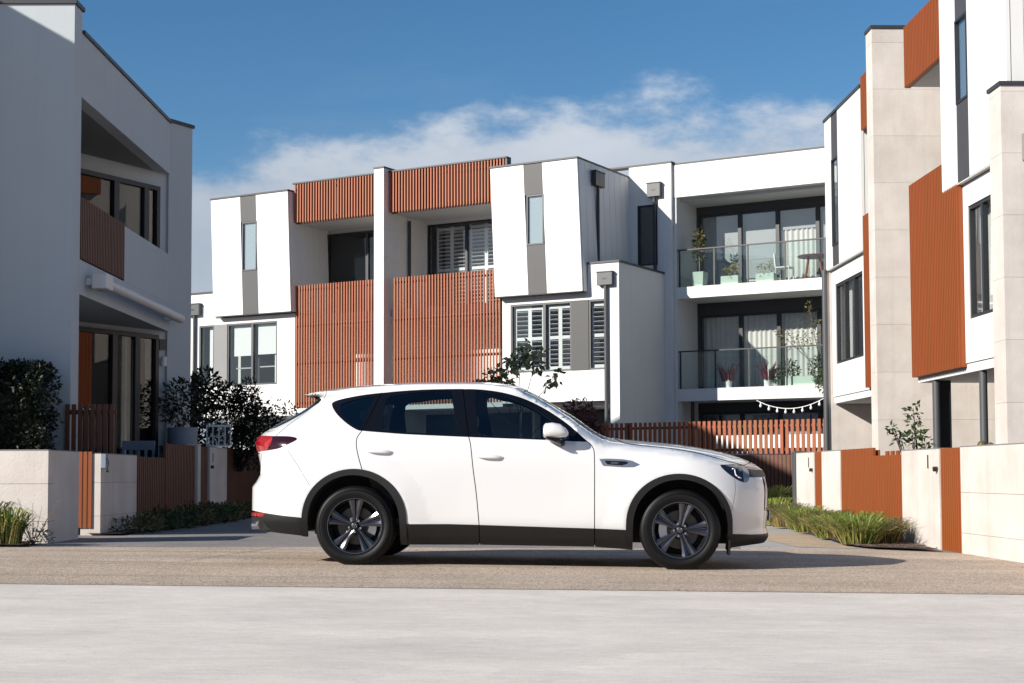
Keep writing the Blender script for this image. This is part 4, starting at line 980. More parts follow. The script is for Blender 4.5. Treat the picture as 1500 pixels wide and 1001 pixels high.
def car_tri():
    V=[];E=[]
    def loop(pts,closed=True):
        k=len(V); V.extend(Vector(p) for p in pts); n=len(pts)
        E.extend((k+i,k+(i+1)%n) for i in range(n if closed else n-1))
    loop(sil)
    for nme,poly in regions:
        if poly is None or nme in('quarter_panel',): continue
        if nme in ('rear_door','front_door','bonnet','tailgate','rear_bumper','front_bumper','wing'): continue   # bounded by their cut ribbons
        loop(poly)
    loop(tl_red); loop(hl_led)
    # sample points: a grid, plus rings just inside the outline where the body turns
    def ring(d,step):
        n=len(sil)
        for i in range(n):
            a,b=Vector(sil[i]),Vector(sil[(i+1)%n]); l=(b-a).length; k=max(1,int(l/step)); nn=Vector((b-a).yx); nn.x*=-1
            if nn.length==0: continue
            nn.normalize()
            for s in range(k):
                q=a+(b-a)*(s+.5)/k
                for sg in (1,-1):
                    r=q+nn*d*sg
                    if inpoly(r,sil): V.append(r)
    for d in (.0012,.004,.009,.016,.026,.04,.06,.085): ring(d,.035)
    x=-2.50
    while x<2.29:
        z=.2
        while z<1.69:
            p=(x+random.uniform(-.004,.004),z+random.uniform(-.004,.004))
            if inpoly(p,sil): V.append(Vector(p))
            z+=.034
        x+=.04
    return delaunay_2d_cdt(V,E,[],0,1e-5)
def snormal(x,z):
    e=.003
    w0=W(x,z); wa,wb=W(x-e,z),W(x+e,z); wc,wd=W(x,z-e),W(x,z+e)
    dx=(wb-wa)/(2*e) if wa>0 and wb>0 else ((wb-w0)/e if wb>0 else (w0-wa)/e)
    dz=(wd-wc)/(2*e) if wc>0 and wd>0 else ((wd-w0)/e if wd>0 else (w0-wc)/e)
    return Vector((-dx,1,-dz)).normalized()

car=thing('parked_car','white five-door SUV parked side-on in the street, facing right','car',(0,0,0))
TRI=car_tri()
tv=TRI[0]; tf=TRI[2]
bins={}
for f in tf:
    c=(tv[f[0]]+tv[f[1]]+tv[f[2]])/3
    if not inpoly(c,sil): continue
    r=region_of(c)
    if r: bins.setdefault(r,[]).append(tuple(f))
WV={};NV={}
def wv(i):
    if i not in WV: WV[i]=max(0.,W(tv[i].x,tv[i].y)); NV[i]=snormal(tv[i].x,tv[i].y)
    return WV[i],NV[i]
def panel(name,keys,m,sides=(-1,),off=0.,rim=.012,parent=None,label=None,mats=None):
    """lift triangles of the side view onto the body; rim turns the edges in"""
    vs=[];ns=[];fs=[];mi=[]
    for sd in sides:
        for ki,key in enumerate(keys):
            idx={}
            cnt={}
            for f in bins.get(key,[]):
                for v in f:
                    if v not in idx:
                        w,n=wv(v); p=Vector((tv[v].x,w,tv[v].y))
                        if off: p=p+n*off
                        if w<=0.0006: p.y=0.
                        idx[v]=len(vs); vs.append((p.x,p.y*sd,p.z)); ns.append((n.x,n.y*sd,n.z))
                a,b,c=(idx[v] for v in f)
                # 2D triangles are counter-clockwise in (x,z); seen from -y that is outward
                q=(a,b,c)
                e1=Vector(tv[f[1]])-Vector(tv[f[0]]); e2=Vector(tv[f[2]])-Vector(tv[f[0]])
                if (e1.x*e2.y-e1.y*e2.x)<0: q=(a,c,b)
                if sd>0: q=q[::-1]
                fs.append(q); mi.append(ki)
                for s in range(3):
                    k=(f[s],f[(s+1)%3]); k2=tuple(sorted(k)); cnt[k2]=cnt.get(k2,0)+1
            if rim:
                rimv={}
                for (a,b),n_ in cnt.items():
                    if n_!=1: continue
                    if wv(a)[0]<.002 and wv(b)[0]<.002: continue
                    q=[]
                    for v in (a,b):
                        if v not in rimv:
                            w,n=wv(v); p=Vector((tv[v].x,w,tv[v].y))+n*(off-rim); p.y=max(0,p.y)
                            rimv[v]=len(vs); vs.append((p.x,p.y*sd,p.z)); ns.append((n.x,n.y*sd,n.z))
                        q.append(rimv[v])
                    fs.append((idx[a],idx[b],q[1],q[0])); mi.append(ki)
    me=bpy.data.meshes.new(name); me.from_pydata(vs,[],fs)
    for k in (mats or [m]): me.materials.append(MATS[k])
    if mats: me.polygons.foreach_set('material_index',mi)
    me.polygons.foreach_set('use_smooth',[True]*len(me.polygons)); me.update()
    me.normals_split_custom_set_from_vertices(ns)
    o=link(name,me); o.parent=parent or car
    if label: o['label']=label
    return o
BOTH=(-1,1)
panel('bonnet',['bonnet'],'car_paint',BOTH)
panel('roof',['roof'],'car_paint',BOTH,rim=0)
panel('tailgate',['tailgate'],'car_paint',BOTH)
panel('front_bumper',['front_bumper'],'car_paint',BOTH)
panel('rear_bumper',['rear_bumper'],'car_paint',BOTH)
panel('windscreen',['windscreen'],'car_windscreen',BOTH,off=-.004,rim=0)
panel('rear_window',['rear_window'],'rear_screen',BOTH,off=-.003,rim=0)
panel('grille',['grille'],'car_plastic',BOTH,off=-.015,rim=0)
for sd in BOTH: panel('grille_surround',['chrome_strip'],'satin_metal',(sd,),off=.006)
panel('grille_bar',['grille_bar'],'car_plastic',BOTH,off=-.004,rim=0)
panel('bumper_trim',['front_lower'],'car_plastic',BOTH,off=.006)
panel('bumper_trim',['rear_lower'],'car_plastic',BOTH,off=.004)
for sd in (-1,1):
    dr=panel('door',['rear_door'],'car_paint',(sd,)); df=panel('door',['front_door'],'car_paint',(sd,))
    panel('wing',['wing'],'car_paint',(sd,)); panel('quarter_panel',['quarter_panel'],'car_paint',(sd,),rim=.008)
    panel('window_surround',['window_surround'],'car_gloss_black',(sd,),off=-.002,rim=.004)
    for q,mm in (('q','car_glass_rear'),('r','car_glass'),('f','car_glass')): panel('side_window',['side_glass_'+q],mm,(sd,),off=-.006,rim=0)
    panel('wheel_arch',['arch_trim_r'],'car_plastic',(sd,),off=.012,rim=.03); panel('wheel_arch',['arch_trim_f'],'car_plastic',(sd,),off=.012,rim=.03)
    panel('sill_trim',['sill_trim'],'car_plastic',(sd,),off=.008,rim=.02)
    t_=panel('tail_light',['tail_lamp'],'lamp_dark_red',(sd,),off=.004); panel('red_lens',['tail_red'],'lamp_red',(sd,),off=.006,parent=t_)
    panel('reflector',['reflector'],'lamp_red',(sd,),off=.007)
    h_=panel('headlight',['headlight'],'lamp_lens',(sd,),off=.002); panel('light_signature',['head_led'],'lamp_chrome',(sd,),off=.004,parent=h_)
    dl=[(1.905,.895),(1.925,.893),(1.932,.845),(1.955,.822),(1.985,.812)]
    part(MB().path([Vector((x,sd*(W(x,z)+.005),z)) for x,z in dl],.0055,5),'daytime_lamp','frame_white',h_,smooth=True)
    part(MB().path([Vector((x,sd*(W(x,z)+.004),z)) for x,z in ((1.80,.926),(1.90,.931),(1.99,.930),(2.06,.906))],.004,5),'lamp_brow','car_gloss_black',h_,smooth=True)
    # handles
    for (hx,hz,pd) in ((-1.225,1.016,dr),(-.238,.978,df)):
        b=MB(); k=14; vs=[];fs=[]
        for i in range(k+1):
            t=i/k; x=hx-.12+.24*t; y0=W(x,hz); bow=.034*(1-abs(2*t-1)**3); th=.017*(1-.75*abs(2*t-1)**4)
            for j in range(8):
                a=2*pi*j/8; vs.append((x,sd*(y0-.004+bow+.009*cos(a)),hz-.02*(t-.5)*(.4)+th*sin(a)))
        for i in range(k):
            for j in range(8): fs.append((i*8+j,i*8+(j+1)%8,(i+1)*8+(j+1)%8,(i+1)*8+j))
        b.add(vs,fs); part(b,'handle','car_paint',pd,smooth=True)
    # side garnish: metal frame round a dark badge
    gfr=panel('side_badge',['garnish'],'satin_metal',(sd,),off=.007)
    gb=[(.775,.955),(.95,.951),(.985,.945),(.975,.928),(.93,.914),(.80,.922)]
    bb=MB(); n_=len(gb); bb.add([(x,sd*(W(x,z)+.0085),z) for x,z in gb],[tuple(range(n_))]); part(bb,'badge_inset','car_gloss_black',gfr)
    if sd<0:
        letters('INLINE 6',Fr((0,-(W(.85,.935)+.0095),0),(1,0,0),(0,-1,0)),.865,0,.930,.0125,'chrome',gfr,.002,'badge_lettering')
    # mirror
    b=MB(); vs=[];fs=[]; k=10; yb_=W(.36,1.14)
    sec=[(-.105,.052,.0),(-.09,.066,.004),(-.03,.070,.008),(.04,.062,.004),(.09,.040,-.012),(.112,.015,-.022)]
    for sx,hh,dz in sec:
        for j in range(k):
            a=2*pi*j/k; ca,sa=cos(a),sin(a)
            vs.append((.345+sx,sd*(yb_+.135+.092*math.copysign(abs(ca)**.7,ca)*(hh/.07)**.4),1.208+dz+hh*math.copysign(abs(sa)**.8,sa)))
    for i in range(len(sec)-1):
        for j in range(k): fs.append((i*k+j,i*k+(j+1)%k,(i+1)*k+(j+1)%k,(i+1)*k+j))
    fs+=[tuple(range(k)),tuple(range((len(sec)-1)*k,len(sec)*k))]
    mr=part(b.add(vs,fs),'wing_mirror','car_paint',car,smooth=60)
    b=MB(); vs=[];fs=[]
    sec=[(.255,yb_+.135,1.148,.09,.012),(.32,yb_+.125,1.135,.085,.022),(.39,yb_+.06,1.115,.05,.036),(.42,yb_-.03,1.10,.04,.03)]
    for x,y,z,ry,rz in sec:
        for j in range(k): a=2*pi*j/k; vs.append((x+.01*cos(a),sd*(y+ry*cos(a)),z+rz*sin(a)))
    for i in range(len(sec)-1):
        for j in range(k): fs.append((i*k+j,i*k+(j+1)%k,(i+1)*k+(j+1)%k,(i+1)*k+j))
    fs+=[tuple(range(k)),tuple(range(3*k,4*k))]
    part(b.add(vs,fs),'mirror_foot','car_gloss_black',mr,smooth=60)
    part(MB().box(WORLD,.236,.240,min(sd*(yb_+.06),sd*(yb_+.21)),max(sd*(yb_+.06),sd*(yb_+.21)),1.165,1.25),'mirror_glass','chrome',mr)
    # mud deflectors
    part(MB().box(WORLD,1.868,1.885,min(sd*.64,sd*.86),max(sd*.64,sd*.86),.135,.27),'deflector','car_plastic',car)
# inner shell, dark: fills the shut lines and lines the cabin
allk=[k for k in bins if k not in('arch','side_glass_q','side_glass_r','side_glass_f','windscreen','rear_window')]
panel('inner_shell',allk,'car_shell',BOTH,off=-.022,rim=0)
# wheel housings and underbody
for cx,io in ((-1.452,arch_ri),(1.443,arch_fi)):
    for sd in (-1,1):
        b=MB(); pts=io[1:-1]; n_=len(pts)
        vs=[(x,sd*(W(x,max(z,.3))-.006),z) for x,z in pts]+[(x,sd*.52,z) for x,z in pts]
        fs=[(i,i+1,n_+i+1,n_+i) for i in range(n_-1)]+[tuple(range(n_,2*n_))]
        part(b.add(vs,fs),'wheel_housing','car_shell',car)
part(MB().box(WORLD,-1.0,1.0,-.76,.76,.205,.30).box(WORLD,-2.3,-1.88,-.78,.78,.30,.42).box(WORLD,-1.88,-1.0,-.5,.5,.26,.42).box(WORLD,1.0,1.88,-.5,.5,.22,.5).box(WORLD,1.885,2.12,-.6,.6,.225,.3),'underbody','car_shell',car)
for sy in (-.62,.62):
    part(MB().tube((-2.435,sy,.332),(-2.28,sy,.34),.034,k=14,cap=False).tube((-2.425,sy,.333),(-2.28,sy,.34),.027,k=14),'exhaust_tip','satin_metal',car,smooth=40)
# cabin
for sx,ys in ((-.10,(-.37,.37)),(-1.02,(-.42,0,.42))):
    for sy in ys:
        s_=part(MB().box(WORLD,sx-.28,sx+.26,sy-.25,sy+.25,.52,.70),'seat','car_seat',car,bevel=.06)
        Fs=Fr((sx-.24,sy,.68),(.97,0,-.24),(0,1,0))
        part(MB().add([(sx-.22+a*.10-h*.30*.55,sy+c*(.24-.04*h),.66+h*.56) for h in (0,1) for a,c in ((-1,-1),(1,-1),(1,1),(-1,1))],[(0,1,2,3),(4,5,6,7),(0,1,5,4),(1,2,6,5),(2,3,7,6),(3,0,4,7)]),'seat_back','car_seat',s_,bevel=.05)
        part(MB().box(WORLD,sx-.46,sx-.36,sy-.13,sy+.13,1.25,1.40),'head_rest','car_seat',s_,bevel=.04)
part(MB().box(WORLD,.55,.95,-.74,.74,.72,1.06),'dashboard','car_interior',car,bevel=.06)
part(MB().box(WORLD,-1.6,1.0,-.78,.78,.36,.42),'cabin_floor','car_interior',car)
st=MB(); pts=[Vector((.40+.06*sin(a)*.5-.0,-.37+.18*cos(a),1.02+.17*sin(a))) for a in [2*pi*i/20 for i in range(21)]]
st.path(pts,.014,k=6); st.tube((.40,-.37,1.02),(.62,-.37,.92),.03); st.tube(pts[0],pts[10],.012)
part(st,'steering_wheel','car_interior',car,smooth=50)
# wheels
def wheel(cx,sd,ang):
    cz=.352; y=lambda d: sd*(.92-d)                      # d = depth in from the tyre face
    R=.358
    prof=[(.250,.012),(.256,.002),(.262,.0015),(.263,.005),(.268,.003),(.285,-.004),(.300,-.005),(.309,-.004),(.310,-.001),(.3135,-.001),(.3145,-.003),(.324,.004),(.325,.008),(.332,.010),(.345,.022),(.352,.032),(R,.045)]
    for g in (.085,.118,.151): prof+=[(R,g-.006),(R-.008,g-.005),(R-.008,g+.005),(R,g+.006)]
    prof+=[(R,.19),(.345,.21),(.31,.23),(.25,.225)]
    def lat(pf,k=64,c=(cx,cz)):
        b=MB(); vs=[]
        for r,d in pf:
            for i in range(k): a=2*pi*i/k; vs.append((c[0]+r*cos(a),y(d),c[1]+r*sin(a)))
        return b.add(vs,[(j*k+i,j*k+(i+1)%k,(j+1)*k+(i+1)%k,(j+1)*k+i) for j in range(len(pf)-1) for i in range(k)])
    rim=part(lat([(.252,.011),(.2475,.004),(.240,.005),(.234,.018),(.226,.045),(.219,.06),(.214,.20),(.24,.215)]),'wheel','alloy_grey',car,smooth=45)
    tb=lat(prof); tb.v=[(x,yy-sd*(.006*max(0,1-abs(z-.03)/.05)),max(z,.004)) for x,yy,z in tb.v]      # the tread flattens where it stands
    part(tb,'tyre','tyre_rubber',rim,smooth=40)
    part(lat([(.0,.125),(.17,.125),(.17,.145),(.0,.145)],40),'brake_disc','brake_disc',rim,smooth=30)
    part(lat([(.0,.13),(.085,.122),(.085,.10),(.07,.09),(.0,.09)],24),'hub','alloy_dark',rim,smooth=30)
    part(lat([(.0,.17),(.213,.17),(.213,.172)],40),'dust_shield','car_shell',rim)
    ca=radians(180 if cx>0 else 0)
    b=MB(); vs=[];fs=[]; k=6
    for i in range(k+1):
        a=ca-.48+.96*i/k
        for r,d in ((.115,.10),(.185,.10),(.185,.155),(.115,.155)): vs.append((cx+r*cos(a),y(d),cz+r*sin(a)))
    for i in range(k):
        for j in range(4): fs.append((i*4+j,i*4+(j+1)%4,(i+1)*4+(j+1)%4,(i+1)*4+j))
    fs+=[(0,1,2,3),tuple(range(4*k,4*k+4))]
    part(b.add(vs,fs),'brake_caliper','satin_metal',rim)
    # five forked spokes
    for s in range(5):
        a0=radians(ang+72*s); b=MB(); vs=[];fs=[]
        st_=[(.035,.032,.040),(.075,.027,.036),(.12,.036,.030),(.17,.051,.024),(.215,.068,.018),(.238,.077,.013)]
        cols=[(-1,.055),(-.97,.010),(-.60,.0),(-.20,.012),(-.06,.034),(.06,.034),(.20,.012),(.60,.0),(.97,.010),(1,.055)]
        for r,w_,d0 in st_:
            for c_,dd in cols:
                fade=min(1,max(.25,(r-.03)/.08)); t=c_*w_
                dep=d0+dd*(fade if abs(c_)<.9 else 1)*(1.0 if abs(c_)<.9 else .9)
                vs.append((cx+r*cos(a0)-t*sin(a0),y(dep),cz+r*sin(a0)+t*cos(a0)))
        m_=len(cols)
        for i in range(len(st_)-1):
            for j in range(m_-1): fs.append((i*m_+j,i*m_+j+1,(i+1)*m_+j+1,(i+1)*m_+j))
        part(b.add(vs,fs),'spoke','alloy_grey',rim,smooth=35)
        an=radians(ang+36+72*s)
        part(MB().tube((cx+.055*cos(an),y(.045),cz+.055*sin(an)),(cx+.055*cos(an),y(.02),cz+.055*sin(an)),.0105,k=6),'lug_nut','satin_metal',rim)
    cp=part(lat([(.0,.008),(.024,.008),(.030,.012),(.032,.022),(.034,.05)],24),'hub_cap','alloy_dark',rim,smooth=40)
    b=MB(); o=[Vector((cx+.019*cos(a),y(.006),cz+.017*sin(a))) for a in [2*pi*i/16 for i in range(17)]]
    b.path(o,.0018,k=4)
    wg=[Vector((cx+p,y(.006),cz+q)) for p,q in ((-.016,.005),(-.007,.006),(0,-.005),(.007,.006),(.016,.005))]
    b.path(wg,.0018,k=4)
    part(b,'emblem','chrome',rim,smooth=True)
for cx,ar,af in ((WXR,88,0),(WXF,76,0)):
    wheel(cx,-1,ar); wheel(cx,1,ar+20)
# number plate on the nose
part(MB().box(WORLD,2.292,2.301,-.19,.19,.42,.52),'number_plate','plate_white',car,bevel=.003)
# stand it on the street
ce=Vector((.99777954,-.06512184,-.01396891)); cyl=Vector((.0651282,.99787691,0)); czl=ce.cross(cyl)
car.matrix_world=Matrix(((ce.x,cyl.x,czl.x,.0870916),(ce.y,cyl.y,czl.y,14.2303741),(ce.z,cyl.z,czl.z,-.00037),(0,0,0,1)))

# ---------------------------------------------------------------- planting and small things
def trunk(parent, pts, r0, r1, m='bark', name='trunk'):
    return part(MB().path([Vector(p) for p in pts], r0, 7, r1), name, m, parent, smooth=True)
# hedge against the left house
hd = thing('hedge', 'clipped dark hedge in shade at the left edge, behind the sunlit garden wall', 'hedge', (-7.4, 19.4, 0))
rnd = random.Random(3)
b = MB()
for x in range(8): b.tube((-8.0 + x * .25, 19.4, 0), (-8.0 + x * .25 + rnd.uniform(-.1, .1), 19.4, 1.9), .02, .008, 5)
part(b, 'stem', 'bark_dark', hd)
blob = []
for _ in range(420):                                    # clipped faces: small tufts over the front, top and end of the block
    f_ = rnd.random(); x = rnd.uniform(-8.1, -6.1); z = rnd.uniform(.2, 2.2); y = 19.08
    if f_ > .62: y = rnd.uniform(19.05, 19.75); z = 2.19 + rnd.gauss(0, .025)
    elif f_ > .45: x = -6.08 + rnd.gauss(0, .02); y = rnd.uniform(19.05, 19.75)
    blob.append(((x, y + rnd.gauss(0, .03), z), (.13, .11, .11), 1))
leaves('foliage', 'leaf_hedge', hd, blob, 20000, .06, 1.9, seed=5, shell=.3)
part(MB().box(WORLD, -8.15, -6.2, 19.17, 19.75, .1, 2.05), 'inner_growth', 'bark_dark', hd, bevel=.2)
# strappy plants before the sunlit wall
for i, (x, y, h, r, m, lab) in enumerate([(-5.72, 16.25, .46, .42, 'leaf_olive', 'green and straw strappy plant in front of the sunlit wall, nearest the picture edge'), (-5.42, 16.15, .40, .34, 'grass_green', 'small bright green clump at the foot of the sunlit wall corner')]):
    t = thing('strappy_plant', lab, 'plant', (x, y, gz(x)), 'plants before the sunlit left wall')
    blades('leaves', m, t, (x, y, gz(x)), r, r * .8, 190, h, .009, seed=20 + i)
    blades('dry_leaves', 'grass_dry', t, (x, y, gz(x)), r, r * .8, 70, h * .95, .006, seed=40 + i, spread=.7)
t = thing('wispy_shrub', 'thin twiggy grey plant against the sunlit wall corner', 'plant', (-5.25, 16.4, gz(-5.2)), 'plants before the sunlit left wall')
rnd = random.Random(11); b = MB()
for _ in range(16):
    a = rnd.uniform(0, 2 * pi); e = rnd.uniform(.05, .3); hh = rnd.uniform(.25, .62)
    b.tube((-5.22, 16.4, gz(-5.2)), (-5.22 + e * cos(a), 16.4 + .5 * e * sin(a), hh), .004, .0015, 4)
part(b, 'stems', 'bark', t)
leaves('foliage', 'leaf_grey', t, [((-5.22, 16.4, .16), (.22, .16, .16), 1)], 160, .05, 2.4, seed=12)
# low planting along the left fences
b_ = [(-5.0, 19.9, .16), (-4.95, 20.9, .2), (-4.9, 21.8, .2), (-4.85, 22.7, .22), (-4.85, 23.7, .24), (-4.85, 24.6, .22), (-4.85, 25.5, .22), (-4.85, 26.6, .2)]
for i, (x, y, h) in enumerate(b_):
    lab = ['dark leafy clump nearest the open gate at the foot of the stone pier', 'low dark green clump at the end of the stone pier', 'low dark clump under the lower slatted fence', 'leafy clump where the slatted fence steps up', 'dark clump under the blue-grey pot fence', 'dark clump left of the white gate post', 'dark clump at the foot of the shaded gate', 'dark clump at the foot of the far stone pier'][i]
    t = thing('ground_cover_plant', lab, 'plant', (x, y, gz(x)), 'low plants along the left fence')
    z0 = gz(x)
    leaves('foliage', 'leaf_green' if i % 3 else 'leaf_olive', t, [((x, y, z0 + h * .5), (.38, .55, h * .75), 1), ((x + .1, y + .2, z0 + h * .9), (.22, .3, h * .45), .4)], 520, .075, 2.4, seed=60 + i, shell=.2)
    if i in (1, 3): leaves('red_foliage', 'leaf_red', t, [((x, y + .1, z0 + h * 1.15), (.2, .3, .1), 1)], 60, .06, 2, seed=80 + i)
# picket screen, pot, bench, glazed frame in the left courtyard
slat_panel(Fr((0, 20.03, 0), (1, 0, 0), (0, -1, 0)), 'picket_screen', 'dark timber picket screen by the corner of the shaded house, above the open gate', 'fence', -5.98, -5.3, 0, .3, 1.78, 'timber_brown', pitch=.088, w=.055, backing=False, rails=(.2, .93))
pt = thing('plant_pot', 'large blue-grey round pot standing above the dark slatted fence', 'pot', (-5.62, 25.6, .9))
part(MB().lathe([(0, 0), (.20, 0), (.245, .30), (.255, .72), (.235, .72), (.225, .60), (.0, .60)], (-5.62, 25.6, .92), 28), 'pot_body', 'pot_blue', pt, smooth=40)
part(MB().lathe([(0, .62), (.226, .61)], (-5.62, 25.6, .92), 20), 'soil', 'soil', pt)
trunk(pt, [(-5.62, 25.6, 1.5), (-5.6, 25.6, 1.8), (-5.66, 25.6, 2.1)], .016, .008)
leaves('foliage', 'leaf_dark', pt, [((-5.66, 25.65, 2.05), (.38, .34, .42), 1)], 700, .085, 2.3, seed=31)
pl = thing('raised_courtyard', 'raised courtyard floor behind the left fence', 'terrace', (-6.3, 24, 0))
part(MB().prism([(-9.0, 20.55), (-5.5, 20.55), (-5.5, 33.5), (-5.6, 33.5), (-5.65, 26.4)], 0, .9), 'courtyard_floor', 'panel_grey_light', pl)
bn = thing('planter_trough', 'pale arched metal trough behind the lower dark fence', 'planter', (-5.7, 23.2, .9))
part(MB().box(WORLD, -6.0, -5.5, 23.1, 23.14, 1.22, 1.36), 'top_rail', 'pot_blue', bn)
for i in range(5): part(MB().box(WORLD, -6.0 + .115 * i, -5.96 + .115 * i, 23.1, 23.14, .91, 1.219), 'bar', 'pot_blue', bn)
fm = thing('glazed_frame', 'pale framed glass screen with four lights behind the far stone pier', 'screen', (-5.2, 26.6, 1.3))
b = MB().box(WORLD, -5.42, -4.98, 26.6, 26.63, 1.68, 1.72).box(WORLD, -5.42, -4.98, 26.6, 26.63, 1.33, 1.36)
for x in (-5.42, -5.31, -5.205, -5.095, -5.0): b.box(WORLD, x, x + .018, 26.602, 26.628, 1.36, 1.68)
part(b, 'frame', 'frame_white', fm)
part(MB().box(WORLD, -5.41, -4.99, 26.612, 26.618, 1.36, 1.68), 'pane', 'glass_dark', fm)
# dark shrubs before the terrace, left
def shrub(name, label, x, y, z0, blobs, n, size, m, seed, stems=4, sm='bark_dark', aspect=2.3, group=None, shell=.3):
    t = thing(name, label, 'shrub', (x, y, z0), group); rnd = random.Random(seed); b = MB()
    for c, r, w in blobs:
        for _ in range(stems):
            q = (c[0] + rnd.uniform(-.5, .5) * r[0], c[1] + rnd.uniform(-.5, .5) * r[1], c[2] + rnd.uniform(-.2, .6) * r[2])
            mid = ((x * .6 + q[0] * .4) + rnd.uniform(-.05, .05), (y * .6 + q[1] * .4), z0 * .45 + q[2] * .55)
            b.path([(x + rnd.uniform(-.04, .04), y, z0), mid, q], .018, 5, .004)
    part(b, 'stems', sm, t, smooth=True)
    leaves('foliage', m, t, blobs, n, size, aspect, seed=seed, shell=shell)
    return t
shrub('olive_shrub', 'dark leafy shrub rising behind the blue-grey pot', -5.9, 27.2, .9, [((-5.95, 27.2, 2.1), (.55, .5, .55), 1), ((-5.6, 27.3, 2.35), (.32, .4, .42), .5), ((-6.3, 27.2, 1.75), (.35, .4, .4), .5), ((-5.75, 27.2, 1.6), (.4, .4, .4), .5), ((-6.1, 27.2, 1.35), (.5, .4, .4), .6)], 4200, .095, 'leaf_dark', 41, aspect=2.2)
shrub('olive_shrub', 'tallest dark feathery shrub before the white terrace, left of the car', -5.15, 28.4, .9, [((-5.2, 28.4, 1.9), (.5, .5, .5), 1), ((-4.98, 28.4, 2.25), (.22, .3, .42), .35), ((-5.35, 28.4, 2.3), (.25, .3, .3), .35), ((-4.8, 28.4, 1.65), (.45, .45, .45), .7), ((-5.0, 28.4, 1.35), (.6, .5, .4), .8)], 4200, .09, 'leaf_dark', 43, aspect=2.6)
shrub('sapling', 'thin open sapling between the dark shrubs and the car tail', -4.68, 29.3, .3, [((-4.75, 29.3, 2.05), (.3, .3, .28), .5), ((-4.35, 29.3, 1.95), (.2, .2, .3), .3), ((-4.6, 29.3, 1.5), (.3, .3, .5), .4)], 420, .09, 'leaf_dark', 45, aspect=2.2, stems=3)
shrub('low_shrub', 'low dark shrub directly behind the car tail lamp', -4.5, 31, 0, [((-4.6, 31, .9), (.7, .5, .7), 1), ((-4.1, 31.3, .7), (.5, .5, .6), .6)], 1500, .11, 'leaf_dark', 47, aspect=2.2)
# young tree behind the car
tr = thing('young_tree', 'young tree with round grey-green leaves showing over the car roof', 'tree', (.19, 32, 0))
tp = [(.19, 32, -.05), (.2, 32, .9), (.17, 32, 1.7), (.19, 32, 2.15)]
trunk(tr, tp, .035, .022, 'bark_pale')
rnd = random.Random(17)
brs = [((.19, 32, 2.1), (.15, 31.9, 2.7), (.20, 31.9, 3.35)), ((.19, 32, 2.1), (.36, 32.1, 2.7), (.52, 32.1, 3.3)), ((.18, 32, 1.7), (-.12, 31.9, 2.35), (-.40, 31.9, 2.92)), ((.18, 32, 1.75), (.55, 31.9, 2.45), (.98, 31.9, 2.95)), ((.18, 32, 1.6), (-.3, 32.1, 2.2), (-.83, 32.1, 2.76)), ((.19, 32, 2.0), (.02, 32.2, 2.6), (.02, 32.2, 3.2)), ((.19, 32, 1.3), (.5, 31.8, 1.75), (.8, 31.8, 2.0))]
b = MB()
for p in brs: b.path([Vector(q) for q in p], .011, 5, .004)
part(b, 'branches', 'bark', tr, smooth=True)
tips = [((.12, 31.9, 3.28), (.26, .25, .26), 1.0), ((.48, 32.1, 3.28), (.26, .25, .26), 1.0), ((.3, 32, 3.5), (.22, .22, .2), .5), ((-.36, 31.9, 2.92), (.26, .22, .22), .9), ((-.22, 31.9, 2.74), (.22, .2, .2), .6), ((.92, 31.9, 2.92), (.12, .15, .2), .4), ((-.80, 32.1, 2.74), (.16, .16, .16), .35), ((-.02, 32.2, 3.05), (.2, .2, .2), .4), ((.7, 31.9, 2.72), (.12, .1, .14), .1)]
leaves('foliage', 'leaf_grey', tr, tips, 300, .155, 1.75, seed=19, shell=.1, droop=.5)
leaves('young_leaves', 'leaf_green', tr, tips, 60, .14, 1.75, seed=23, shell=.1, droop=.5)
# dark red shrub before the lower volume
shrub('red_shrub', 'dark red spiky-leaved shrub beyond the windscreen', 1.6, 35.6, 0, [((1.6, 35.6, 2.1), (.42, .4, .5), 1), ((1.75, 35.6, 1.5), (.45, .4, .6), 1), ((1.5, 35.6, 1.0), (.4, .4, .6), .7)], 1500, .15, 'leaf_red', 51, aspect=3.2)
# climbing plant in the right yard
t = shrub('young_shrub', 'young leafy shrub growing above the right garden wall before the stone blade', 5.5, 20.4, .0, [((5.46, 20.4, 1.62), (.09, .12, .2), .8), ((5.5, 20.4, 1.3), (.12, .15, .18), 1), ((5.28, 20.4, 1.3), (.13, .1, .08), .7), ((5.16, 20.4, 1.42), (.08, .08, .05), .3), ((5.62, 20.4, 1.2), (.08, .1, .1), .4)], 190, .085, 'leaf_green', 53, aspect=2.3, stems=2, shell=.1)
ct = thing('cactus', 'two round green cactus pads peeping over the right garden wall', 'cactus', (5.5, 17.5, .7))
for x, z, r in ((5.47, 1.145, .055), (5.57, 1.13, .05)):
    part(MB().lathe([(0, -r), (r * .6, -r * .8), (r, 0), (r * .75, r * .65), (r * .3, r * .92), (0, r)], (x, 17.5, z), 14), 'pad', 'leaf_olive', ct, smooth=True)
part(MB().tube((5.52, 17.5, .5), (5.5, 17.5, 1.12), .035, .03, 8), 'stem', 'leaf_olive', ct)
